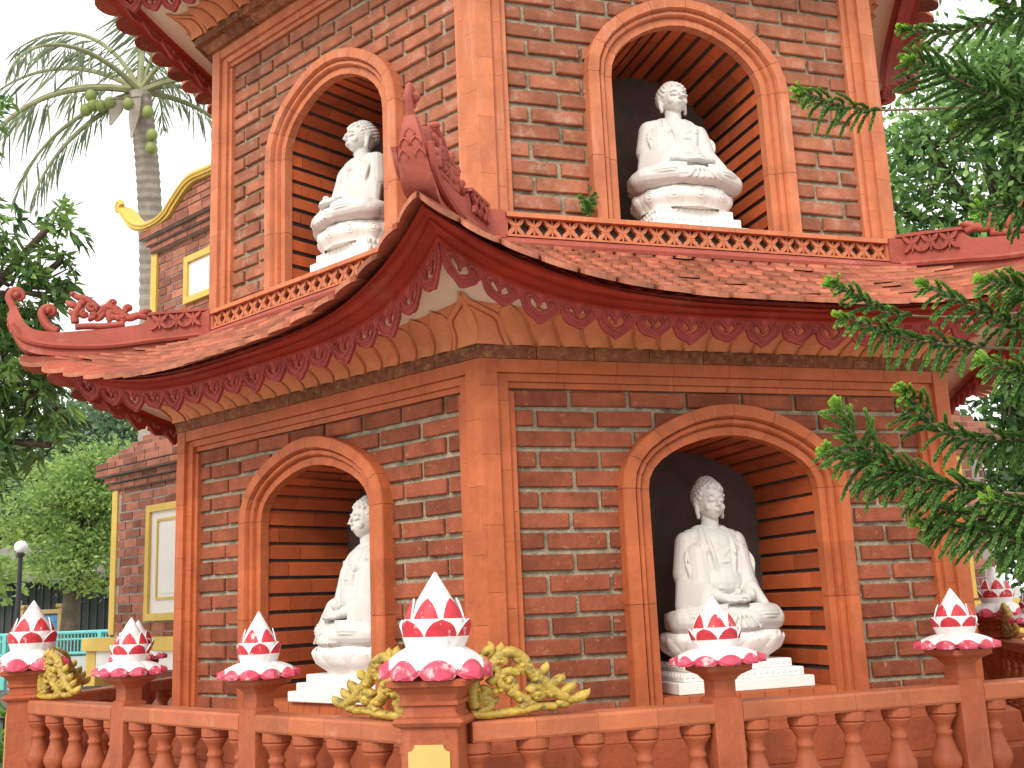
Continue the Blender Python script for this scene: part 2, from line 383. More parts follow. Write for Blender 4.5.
def course(Rw, z0, z1, proj, name='string_course'):
    """row of mossy bricks under the cornice; proj = how far it stands out at bottom and top"""
    apo = Rw*COS30; mb = MB(); nb = 9; P = facept(A0, apo)
    t0 = math.tan(R_(30))
    for k in range(nb):
        f0, f1 = -1+2*k/nb, -1+2*(k+1)/nb
        vs = []
        for z, o in ((z0, proj[0]), (z1, proj[1])):
            hh = (apo+o)*t0; hb = (apo-.08)*t0
            g = .003 if k < nb-1 else 0
            vs.append([P(f0*hb, -.08, z), P(f1*hb-g, -.08, z), P(f1*hh-g, o, z), P(f0*hh, o, z)])
        mb.prism(vs[0], vs[1], tint=random.random())
    o = mb.build(name, COURSE, tower, recalc=True); six(o)
course(2.0, 2.0945, 2.141, (.004, .008))
course(1.865, 4.0755, 4.108, (.02, .045)); course(1.865, 4.1085, 4.143, (.075, .08))

# ------------------------------------------------------------------ eave
class Rail:
    def __init__(s, Rc, om, zm, zc, k=2.5, kz=2.7): s.Rc, s.om, s.zm, s.zc, s.k, s.kz = Rc, om, zm, zc, k, kz
    def at(s, t):
        a = abs(t); off = s.om+(s.Rc*COS30-s.om)*a**s.k
        sx = (t*s.Rc/2)
        # keep inside the mitre plane
        lim = off*math.tan(R_(30)); sx = max(-lim, min(lim, sx))
        return sx, off, s.zm+(s.zc-s.zm)*a**s.kz
def mix(a, b, f, bulge=(0, 0)):
    r = Rail(a.Rc+(b.Rc-a.Rc)*f+bulge[0]/COS30, a.om+(b.om-a.om)*f+bulge[0], a.zm+(b.zm-a.zm)*f+bulge[1], a.zc+(b.zc-a.zc)*f+bulge[1], a.k+(b.k-a.k)*f, a.kz+(b.kz-a.kz)*f)
    return r
W0 = facept(A0, 0)
def make_eave(f, dz, Ra, za, Rl, zl, ztop_off=0):
    """f: plan scale, dz: lift; Ra/za: cornice foot; Rl/zl: roof head"""
    S = lambda Rc, om, zm, zc, *k: Rail(Rc*f, om*f, zm+dz, zc+dz, *k)
    A = Rail(Ra, Ra*COS30, za, za); B = S(2.19, 1.875, 2.225, 2.262)
    F0 = S(2.455, 1.985, 2.200, 2.372, 3.4, 3.9); F1 = S(2.60, 2.065, 2.232, 2.438, 3.0, 3.2)
    T0 = S(2.650, 2.110, 2.235, 2.447, 2.7, 2.8); T1 = Rail(Rl, Rl*COS30-.0, zl, zl)
    N = 49; ts = [-1+2*i/(N-1) for i in range(N)]
    pt = lambda r, t: W0(*r.at(t))
    # soffit plaster
    mb = MB(); Bs = mix(B, F0, 0, (0, 0)); 
    mb.grid([[pt(r, t) for t in ts] for r in (mix(B, F0, 0, (-.035, .0)), mix(B, F0, 0, (-.012, .001)), mix(B, F0, .5, (0, .004)), mix(B, F0, 1.0, (0, .012)))])
    o = mb.build('soffit', SOFFIT, tower, smooth=True); six(o)
    # cornice of leaning petals: each a flared leaf with raised rim
    mb = MB(); npet = 18; wcorner = .125/ (2.0)
    def cove(t, v, lift=0.):
        """v 0 foot, 1 top"""
        a = A.at(t); b = B.at(t)
        o = a[1]+(b[1]-a[1])*(v**1.7)+lift; z = a[2]+(b[2]-a[2])*(v**.85)
        s = a[0]+(b[0]-a[0])*v
        s *= o/max(.5, o-lift)
        return W0(s, o-lift*0, z)
    mb.grid([[cove(t, v, -.012) for t in ts] for v in (0, .25, .5, .7, .86, 1.0)])
    edges = [-1.0]+[ -1+wcorner*2.0+(2-4.0*wcorner)*i/npet for i in range(npet+1)]+[1.0]
    for i in range(npet+2):
        a, b = edges[i], edges[i+1]
        corner = i in (0, npet+1)
        nu, nv = 10, 9
        lean = 0 if corner else (1 if (a+b)/2 > 0 else -1)*(.22)*(b-a)*min(1, abs(a+b)*1.5)
        for layer, (g, lf) in enumerate(((0.0, .0), (.17, .006))):
            rows = []
            for j in range(nv+1):
                v = j/nv; vmax = 1.0 if not corner else 1.12
                if corner:
                    # half petal, pointed at the arris
                    x_ = max(0, v-.58)/.42; e = .5*(1+math.cos(pi*x_))
                    wfull = (b-a); w = wfull*(e*.98+.02)
                    r = []
                    for q in range(nu+1):
                        u = q/nu; uu = (a+w*u*(1-g)) if i == 0 else (b-w*u*(1-g))
                        bl = math.cos(u*pi/2)*.010+.002
                        r.append(cove(uu, v*vmax*(1-g*.7), bl+lf))
                    rows.append(r)
                else:
                    e = math.sqrt(max(0, 1-max(0, (v-.55)/.45)**2))
                    c = (a+b)/2+lean*v; w = (b-a)/2*(.86+.14*v)*(e*.97+.03)*(1-g)
                    r = []
                    for q in range(nu+1):
                        u = -1+2*q/nu
                        r.append(cove(c+w*u, v*(1-g*.6)*1.0+.0, .016*math.sqrt(max(0, 1-u*u))*(1-g)-.004+lf*math.sqrt(max(0, 1-u*u))))
                    rows.append(r)
            if corner and layer == 1: pass
            else: mb.grid(rows)
            # incised rim line
            if layer == 1 or True:
                path = []
                if not corner:
                    for j in range(2, nv+1): path.append(rows[j][0])
                    for j in range(nv, 1, -1): path.append(rows[j][nu])
                    if layer == 1: tube(mb, path, .0042, 5, mi=1, cap=False)
                else:
                    if layer == 1: tube(mb, [rows[j][nu] for j in range(nv)], .0035, 5, mi=1, cap=False)
    o = mb.build('petal_cornice', [PETAL, PGROOVE], tower, smooth=True); six(o)
    # red fascia moulding
    mb = MB(); rows = []
    for q, (u, bo, bz) in enumerate(((0, -.03, .02), (0, 0, 0), (.03, .014, -.004), (.12, .016, -.002), (.2, .004, .006), (.45, .012, .002), (.62, .018, -.004), (.7, .006, .004), (1, 0, 0), (1.0, .018, .0), (1.05, .02, .012), (1.05, -.10, .05))):
        r = mix(F0, F1, min(u, 1), (bo, bz)); rows.append([pt(r, t) for t in ts])
    for a in range(len(rows)-1): mb.grid([rows[a], rows[a+1]])
    o = mb.build('fascia', OXIDE, tower); six(o)
    # pierced hanging trim
    mb = MB(); LR = mix(F0, F1, .02, (.004, .004))
    nl = 17; arc = 2*LR.Rc/2
    def lp(x, y, h=0.):
        """x along edge in t units, y down"""
        s, of, z = LR.at(max(-1, min(1, x))); return W0(s, of+h-.25*y, z-y)
    def slab(A_, B_, th=.011, h=0., tint=.5):
        """closed strip between two polylines in (t,y)"""
        n = len(A_)
        f = [[lp(*p, h+th) for p in A_], [lp(*p, h+th) for p in B_]]; g = [[lp(*p, h) for p in A_], [lp(*p, h) for p in B_]]
        mb.grid([g[0], f[0], f[1], g[1], g[0]], tint=tint)
        mb.add([f[0][0], f[1][0], g[1][0], g[0][0]], [(0, 1, 2, 3)], tint=tint); mb.add([f[0][-1], f[1][-1], g[1][-1], g[0][-1]], [(0, 1, 2, 3)], tint=tint)
    tt = [-1+2*i/(2*nl) for i in range(2*nl+1)]
    slab([(t, -.004) for t in tt], [(t, .014) for t in tt], .012)
    for k in range(nl):
        c = -1+2*(k+.5)/nl; hw = 1.0/nl; rnd = k % 2
        ly = .074 if rnd else .080
        na = 16; O, I, O2, I2 = [], [], [], []
        for j in range(na+1):
            a = pi*j/na; cx, sy = math.cos(a), math.sin(a)
            sc_ = 1+.08*abs(math.cos(3.5*a))
            if not rnd: sy = sy**.8*(1+.12*max(0, 1-abs(cx)*2.5))
            O.append((c-hw*.97*cx*sc_, .006+ly*sy*sc_)); I.append((c-hw*.58*cx, .008+ly*.60*sy)); O2.append((c-hw*.76*cx, .006+ly*.78*sy)); I2.append((c-hw*.70*cx, .006+ly*.70*sy))
        slab(O, I, .010, 0, .35); slab(O2, I2, .006, .008, .6); slab([(x, y) for x, y in O], [((x-c)*.955+c, y*.95) for x, y in O], .005, .009, .65)
        # inner leaf and side scrolls
        lf = [(c+hw*.42*u*(1), .010+.030*(1-abs(u)**1.5)) for u in [-1, -.75, -.5, -.25, 0, .25, .5, .75, 1]]
        slab([(x, .006) for x, y in lf], lf, .010, 0, .45); slab([(c+(x-c)*.5, .006) for x, y in lf], [(c+(x-c)*.5, y*.72) for x, y in lf], .006, .009, .7)
        for sg in (-1, 1):
            slab([(c+sg*hw*.30, .02), (c+sg*hw*.45, .034), (c+sg*hw*.40, .050)], [(c+sg*hw*.46, .016), (c+sg*hw*.68, .034), (c+sg*hw*.52, .054)], .010, .001, .4)
            sp = [lp(c+sg*hw*(.52+.16*math.cos(a)*(1-a/14)), .022+.011*math.sin(a)*(1-a/14), .012) for a in [q*.55 for q in range(13)]]
            tube(mb, sp, .0035, 5)
        slab([(c-hw*.10, .036), (c-hw*.08, .05)], [(c+hw*.10, .036), (c+hw*.08, .05)], .010, 0, .5)
        # filler between lobes
        e = c+hw
        if k < nl-1:
            slab([(e-hw*.34, .008), (e-hw*.14, .030), (e-.001, .042)], [(e+hw*.34, .008), (e+hw*.14, .030), (e+.001, .042)], .013, 0, .5)
    o = mb.build('lace_trim', LACE, tower, recalc=True); six(o)
    # roof tiles
    mb = MB(); rows_n = 10
    def surf(t, v):
        a = T0.at(t); b = T1.at(t)
        fz = v**(1.0-.0*abs(t)); cz = abs(t)**3*.012*math.sin(pi*min(1, v))  # hip dips then rises
        return np.array(W0(a[0]+(b[0]-a[0])*v, a[1]+(b[1]-a[1])*v, a[2]+(b[2]-a[2])*fz-cz*f-.022*math.sin(pi*v)))
    mb.grid([[surf(t, v)-np.array((0, 0, .018)) for t in ts] for v in [i/10 for i in range(11)]], mi=1)
    def over(t, dist):
        q0, q1 = surf(t, 0), surf(t, .1); h = q0-q1; h[2] = 0; h /= np.linalg.norm(h)
        return q0+h*dist+np.array((0, 0, -.42*dist))
    for r in range(rows_n, -1, -1):
        v0 = r/rows_n*.98-(.055 if r else .16)
        wid = T0.Rc+(T1.Rc-T0.Rc)*max(v0, 0); nt_ = max(6, int(round(wid/(.14 if r == 0 else .086))))
        dv = 1.5/rows_n+(.13 if r == 0 else 0)
        for k in range(-1, nt_+1):
            c = -1+2*(k+(0.0 if r % 2 else .5))/nt_+1.0/nt_*0
            hw = 1.0/nt_*.965
            if c-hw*.4 > 1.0 or c+hw*.4 < -1.0 or (r == 0 and abs(c) > 1): continue
            tn = random.random(); lift = .017+random.uniform(-.002, .002)+(random.random() < .05)*.010
            sk = random.uniform(-.05, .05)
            outl = []
            for j in range(9):
                a = pi*j/8; outl.append((-math.cos(a), (.50-.50*math.sin(a)**.8) if r == 0 else .55*abs(math.cos(a))**1.35))
            outl += [(1, 1.0), (-1, 1.0)]
            top, bot = [], []
            for (u, w_) in outl:
                t = c+hw*u; t = max(-1.0, min(1.0, t)); v = v0+dv*(w_+sk*u*.12)
                p = surf(t, min(v, 1.02)) if v >= 0 else over(t, -v*.62*(1-.12*abs(t)**5))
                lf = lift*(1-w_)+.002
                top.append(p+np.array((0, 0, lf+(.019 if r == 0 else .012)))); bot.append(p+np.array((0, 0, lf)))
            n_ = len(top); mb.add(bot+top, [tuple(range(n_))[::-1], tuple(range(n_, 2*n_))], tint=tn)
            mb.add(bot+top, [(i_, (i_+1) % n_, n_+(i_+1) % n_, n_+i_) for i_ in range(n_)], tint=tn, mi=2)
    o = mb.build('roof_tiles', [TILE, OXIDE, TEDGE], tower, recalc=True); six(o)
    # coping moulding at the head of the roof
    mb = MB(); rw = []
    for dR, zz in ((.075, zl-.018), (.08, zl-.004), (.075, zl+.010), (.045, zl+.014), (.045, zl+.026), (.02, zl+.030), (-.05, zl+.030)):
        r = Rl*COS30+dR-.02; rw.append([W0(t*r*math.tan(R_(30)), r, zz+.05*abs(t)**8*0) for t in (-1, -.5, 0, .5, 1)])
    mb.grid(rw); o = mb.build('roof_head_moulding', RIDGE, tower); six(o)
    return surf, T0, T1
surf, T0, T1 = make_eave(1.0, 0, 2.008, 2.141, 1.875, 2.557)
surfU, T0U, T1U = make_eave(.945, 2.003, 1.957, 4.143, 1.76, 4.57)

# ------------------------------------------------------------------ pierced parapet strip at the foot of the upper storey
def leafpoly(cx, cy, ang, L, w, n=7):
    pts = []
    for j in range(n):
        u = -1+2*j/(n-1); pts.append((u*L/2, w/2*(1-u*u)))
    for j in range(n-2, 0, -1):
        u = -1+2*j/(n-1); pts.append((u*L/2, -w/2*(1-u*u)))
    c, s = math.cos(ang), math.sin(ang)
    return [(cx+x*c-y*s, cy+x*s+y*c) for x, y in pts]
def star_cells(mb, P, x0, x1, z0, z1, o0, o1, n):
    cw = (x1-x0)/n; ch = z1-z0
    for k in range(n):
        cx, cz = x0+cw*(k+.5), (z0+z1)/2; tn = random.uniform(.3, .8)
        for dx, dz in ((1, 1), (1, -1), (-1, -1), (-1, 1)):
            L = math.hypot(cw/2, ch/2); a = math.atan2(dz*ch, dx*cw)
            pl = leafpoly(cx+dx*cw*.245, cz+dz*ch*.245, a, L*.98, L*.34)
            mb.prism([P(x, o0, z) for x, z in pl], [P(x, o1, z) for x, z in pl], tint=tn)
        for dx in (-1, 1):
            pl = leafpoly(cx+dx*cw*.15, cz, 0, cw*.26, ch*.10)
            mb.prism([P(x, o0, z) for x, z in pl], [P(x, o1-.002, z) for x, z in pl], tint=tn)
        for dz in (-1, 1):
            pl = leafpoly(cx, cz+dz*ch*.26, pi/2, ch*.46, cw*.11)
            mb.prism([P(x, o0, z) for x, z in pl], [P(x, o1-.002, z) for x, z in pl], tint=tn)
Pu = facept(A0, 1.865*COS30)
def make_lattice(zb, zt_, Rw):
    Pu = facept(A0, Rw*COS30); mb = MB(); H = Rw/2-.085
    star_cells(mb, Pu, -H+.004, H-.004, zb+.006, zt_-.018, .010, .028, int(round(2*H/.074)))
    mb.prism([Pu(-H, 0, zb), Pu(H, 0, zb), Pu(H, .004, zb), Pu(-H, .004, zb)], [Pu(-H, 0, zt_-.019), Pu(H, 0, zt_-.019), Pu(H, .004, zt_-.019), Pu(-H, .004, zt_-.019)], mi=1)  # dark backing sheet, paints the shade seen through the voids
    for z0, z1, o in ((zb, zb+.008, .036), (zt_-.019, zt_, .046)):
        n = 7
        for k in range(n):
            a = -H+2*H*k/n; b = -H+2*H*(k+1)/n-.0015
            mb.prism([Pu(a, .0, z0), Pu(b, .0, z0), Pu(b, o, z0), Pu(a, o, z0)], [Pu(a, .0, z1), Pu(b, .0, z1), Pu(b, o, z1), Pu(a, o, z1)], tint=random.random())
    for k in (-1, 1):
        a = k*H; mb.prism([Pu(a-.006, 0, zb), Pu(a+.006, 0, zb), Pu(a+.006, .034, zb), Pu(a-.006, .034, zb)], [Pu(a-.006, 0, zt_-.02), Pu(a+.006, 0, zt_-.02), Pu(a+.006, .034, zt_-.02), Pu(a-.006, .034, zt_-.02)])
    # short block on the corner, half of it on each side
    o = mb.build('lattice_strip', [TERRAU, DMORT_SHADE], tower, recalc=True); six(o)
    mb = MB(); Pa = facept(-120, Rw*COS30); Hh = Rw/2
    q = lambda f, s, o_: f(s, o_, 0)[:2]
    e = .046*math.tan(R_(30))
    poly = [q(Pa, Hh-.08, .002), q(Pa, Hh-.08, .046), (0, -(Rw+.046/COS30)), q(Pu, -Hh+.08, .046), q(Pu, -Hh+.08, .002), (0, -Rw+.02)]
    mb.prism([(x, y, zb-.01) for x, y in poly], [(x, y, zt_+.004) for x, y in poly])
    o = mb.build('corner_block', RIDGE, tower, recalc=True); six(o)
make_lattice(2.587, 2.681, 1.865)

# ------------------------------------------------------------------ hip ridge with scrolls and horn, built in the plane of the -90 corner
def rp(r, z, w=0.): return (w, -r, z)
def spiral2(cx, cy, r0, turns, a0, sgn=1, n=22, r1=.15):
    out = []
    for i in range(n+1):
        f = i/n; r = r0*(1-(1-r1)*f); a = a0+sgn*turns*2*pi*f
        out.append((cx+r*math.cos(a), cy+r*math.sin(a)))
    return out
def scrollwork(mb, mapf, items, depth=.02, up=(0, 1, 0), K=1.35):
    """items: ('s',cx,cy,r,turns,a0,sgn,th) spirals; ('c',pts,th0,th1) curves; ('l',x,y,ang,L,w) leaves; ('b',x,y,r) buds"""
    for it in items:
        it = list(it)
        if it[0] == 's': it[7] *= K
        elif it[0] == 'c': it[2] *= K; it[3] *= K
        elif it[0] == 'l': it[5] *= K; it[4] *= 1.1
        if it[0] == 's':
            _, cx, cy, r, tr, a0, sg, th = it; p = spiral2(cx, cy, r, tr, a0, sg)
            tube(mb, [mapf(x, y, 0) for x, y in p], [th*(1-.45*i/len(p)) for i in range(len(p))], 8, flat=depth/th if True else 1, up=up)
            sphere_at(mb, mapf, cx, cy, th*.85, depth*1.05)
        elif it[0] == 'c':
            _, pts, t0, t1 = it; p = spline(pts, 6)
            tube(mb, [mapf(x, y, 0) for x, y in p], [t0+(t1-t0)*i/(len(p)-1) for i in range(len(p))], 8, flat=depth/max(t0, t1), up=up)
        elif it[0] == 'l':
            _, x, y, ang, L, w = it
            bx = [(0, 0), (L*.3, .0), (L*.6, L*.06), (L*.85, L*.16), (L, L*.3)]
            c, s = math.cos(ang), math.sin(ang); p = [(x+a*c-b*s, y+a*s+b*c) for a, b in bx]; p = spline(p, 4)
            n = len(p); tube(mb, [mapf(a, b, 0) for a, b in p], [max(.0012, w*math.sin(pi*min(1, .18+.82*i/(n-1)))) for i in range(n)], 8, flat=depth*.8/w, up=up)
        elif it[0] == 'b': sphere_at(mb, mapf, it[1], it[2], it[3], depth*1.1)
def sphere_at(mb, mapf, x, y, r, d):
    n, m = 10, 7; rows = []
    for i in range(m+1):
        th = min(max(pi*i/m, .03), pi-.03)
        rows.append([mapf(x+r*math.sin(th)*math.cos(2*pi*j/n), y+r*math.sin(th)*math.sin(2*pi*j/n), -d*math.cos(th)) for j in range(n)])
    mb.grid([r_+[r_[0]] for r_ in rows])
ridges = []
def make_ridge(f, dz, scale_r, lattice_to):
    mb = MB(); X = lambda r: r*f
    # body: list of stations (r_low, z_low, r_top, z_top, half width)
    st = [(1.86, 2.56, 1.86, 2.705, .028), (2.13, 2.48, 2.13, 2.668, .028), (2.16, 2.47, 2.17, 2.622, .030), (2.30, 2.455, 2.30, 2.595, .032), (2.44, 2.45, 2.43, 2.578, .038), (2.55, 2.45, 2.53, 2.566, .046), (2.63, 2.455, 2.60, 2.566, .058), (2.688, 2.478, 2.650, 2.575, .062), (2.725, 2.535, 2.682, 2.60, .056), (2.750, 2.585, 2.703, 2.635, .046), (2.757, 2.635, 2.718, 2.665, .032), (2.752, 2.675, 2.726, 2.690, .020)]
    st = [(a_, b_, c_, d_, w_*(1 if a_ < 2.5 else .82)) for a_, b_, c_, d_, w_ in st]
    head, rest = st[:2], st[2:]
    st = head+[tuple(p) for p in spline(rest, 3)]
    rows = []
    for a, za, b, zb, w in st:
        wt = w*.72
        rows.append([rp(X(a), za+dz, -w), rp(X(a)+.006, za+dz-.003, 0), rp(X(a), za+dz, w), rp(X(b), zb+dz, wt), rp(X(b), zb+dz+.003, 0), rp(X(b), zb+dz, -wt)])
    mb.grid([r+[r[0]] for r in rows]); mb.add(rows[0], [tuple(range(6))[::-1]]); mb.add(rows[-1], [tuple(range(6))])
    # coping on the pierced part and base strip
    for z0, z1, w, ra, rb in ((2.695, 2.708, .036, 1.87, 2.145), ):
        mb.prism([rp(X(ra), z0+dz+.004, -w), rp(X(rb), z0+dz-.033, -w), rp(X(rb), z0+dz-.033, w), rp(X(ra), z0+dz+.004, w)], [rp(X(ra), z1+dz+.004, -w), rp(X(rb), z1+dz-.033, -w), rp(X(rb), z1+dz-.033, w), rp(X(ra), z1+dz+.004, w)])
    low = spline([(1.88, 2.585, 0), (2.13, 2.545, 0), (2.3, 2.515, 0), (2.45, 2.505, 0), (2.6, 2.51, 0), (2.69, 2.535, 0), (2.735, 2.60, 0)], 5)
    for sg in (-1, 1):
        tube(mb, [rp(X(p[0]), p[1]+dz-.01, sg*.040*(1+.35*max(0, (p[0]-2.4)/.3))) for p in low], .013, 6, up=(0, 0, 1))
        Pm = lambda x, o, z, sg=sg: rp(X(x), z+dz-(x-1.9)*.14, sg*(.026+o))
        star_cells(mb, Pm, 1.90, 2.13, 2.620, 2.695, 0, .012, 3)
    body = mb.build('hip_ridge', RIDGE, tower, recalc=True)
    body.data.polygons.foreach_set('use_smooth', [len(p.vertices) == 4 for p in body.data.polygons]); body.data.set_sharp_from_angle(angle=R_(38))
    # horn with leaf relief and curls
    mb = MB(); mp = lambda x, y, d: rp(X(x), y+dz, d)
    tip = spline([(2.730, 2.66, 0), (2.750, 2.70, 0), (2.762, 2.735, 0), (2.745, 2.768, 0), (2.715, 2.765, 0), (2.702, 2.742, 0), (2.715, 2.725, 0), (2.73, 2.735, 0)], 5)
    nn = len(tip); tube(mb, [mp(p[0], p[1], 0) for p in tip], [.019-.008*i/nn for i in range(nn)], 10, flat=.65, up=(1, 0, 0))
    sphere_at(mb, mp, 2.728, 2.742, .020, .028)
    c2 = spline([(2.545, 2.57, 0), (2.59, 2.60, 0), (2.610, 2.635, 0), (2.618, 2.66, 0), (2.607, 2.684, 0), (2.585, 2.692, 0), (2.567, 2.678, 0), (2.570, 2.660, 0), (2.585, 2.658, 0)], 5)
    nn = len(c2); tube(mb, [mp(p[0], p[1], 0) for p in c2], [.023-.010*i/nn for i in range(nn)], 10, flat=1.35, up=(1, 0, 0))
    sphere_at(mb, mp, 2.586, 2.672, .020, .034)
    for (yy, w, sc_) in ((2.605, 0, .95), (2.578, .018, .9), (2.578, -.018, .9), (2.545, .026, .9), (2.545, -.026, .9)):
        # raised leaf scales on the outer face
        
        lo = []
        for j in range(9):
            a = pi*j/8; lo.append((w+.017*sc_*math.cos(a), yy+.022*sc_*math.sin(a)**.7*(1 if abs(math.cos(a)) > .2 else 1.25)))
        tube(mb, [rp(X(np.interp(y_, [2.49, 2.535, 2.585, 2.635, 2.675], [2.685, 2.725, 2.752, 2.757, 2.752])+.006*(1-(x_/.06)**2)), y_+dz, x_) for x_, y_ in lo], .0032, 6, up=(0, 1, 0))
    hn = mb.build('horn_curl', RIDGE, body, smooth=True)
    # openwork scroll on top
    mb = MB()
    items = [('c', [(2.15, 2.66), (2.19, 2.668), (2.23, 2.655), (2.27, 2.672)], .010, .014), ('l', 2.19, 2.668, 2.5, .06, .010),
             ('s', 2.235, 2.700, .020, 1.1, -1.2, 1, .008), ('s', 2.265, 2.655, .016, 1.0, 2, -1, .008),
             ('c', [(2.27, 2.672), (2.30, 2.70), (2.345, 2.70), (2.37, 2.665), (2.41, 2.64)], .013, .009),
             ('s', 2.305, 2.725, .018, 1.1, -1.5, 1, .008), ('l', 2.33, 2.70, -1.9, .07, .012), ('l', 2.34, 2.69, -1.2, .065, .010), ('l', 2.32, 2.70, -2.6, .06, .010),
             ('s', 2.40, 2.705, .022, 1.2, -2.2, 1, .009), ('s', 2.43, 2.665, .018, 1.1, 1.5, -1, .009), ('c', [(2.37, 2.69), (2.42, 2.735), (2.46, 2.745), (2.485, 2.76)], .012, .009),
             ('b', 2.487, 2.76, .013), ('l', 2.46, 2.70, .2, .055, .011), ('c', [(2.47, 2.62), (2.475, 2.66), (2.455, 2.70), (2.445, 2.735)], .012, .009), ('l', 2.47, 2.65, .7, .04, .009), ('c', [(2.25, 2.625), (2.33, 2.61), (2.42, 2.605), (2.47, 2.60)], .010, .010), ('b', 2.38, 2.66, .012), ('b', 2.45, 2.695, .012)]
    rg = random.Random(11)
    for _ in range(12):
        x = rg.uniform(2.22, 2.46); items.append(('l', x, rg.uniform(2.625, 2.70), rg.uniform(.3, 2.6), rg.uniform(.03, .05), .010))
    for _ in range(6): items.append(('b', rg.uniform(2.24, 2.46), rg.uniform(2.63, 2.70), rg.uniform(.009, .013)))
    scrollwork(mb, mp, items, depth=.020, up=(1, 0, 0), K=1.6)
    scr = mb.build('openwork_scroll', RIDGE, body, smooth=True)
    # flat leaves near the horn foot
    six(body)
    return body
make_ridge(1.0, 0, 1, 2.13)
make_ridge(.937, 2.0, 1, 2.13)

# plinth ledges round the foot of the tower, floor inside the niche is the sill
mb = MB()
def hexring(mb, Rin, Rout, z0, z1, ch=0.006, **k):
    for i in range(6):
        a, b = R_(-90+60*i), R_(-30+60*i)
        q = lambda R, an, z: (R*math.cos(an), R*math.sin(an), z)
        mb.prism([q(Rin, a, z0), q(Rin, b, z0), q(Rout, b, z0), q(Rout, a, z0)], [q(Rin, a, z1), q(Rin, b, z1), q(Rout-ch, b, z1), q(Rout-ch, a, z1)], **k)
hexring(mb, 1.5, 2.125, .652, .757); hexring(mb, 1.5, 2.27, .50, .650)
hexring(mb, 1.5, 2.07, .7585, .785)
mb.build('plinth', BAL, tower, recalc=True)
mb = MB(); lathe(mb, [(1.5, 4.5), (1.5, 6.2), (1.4, 6.21)], n=6); mb.build('upper_core', BRICKU, tower)

exec_balustrade = True
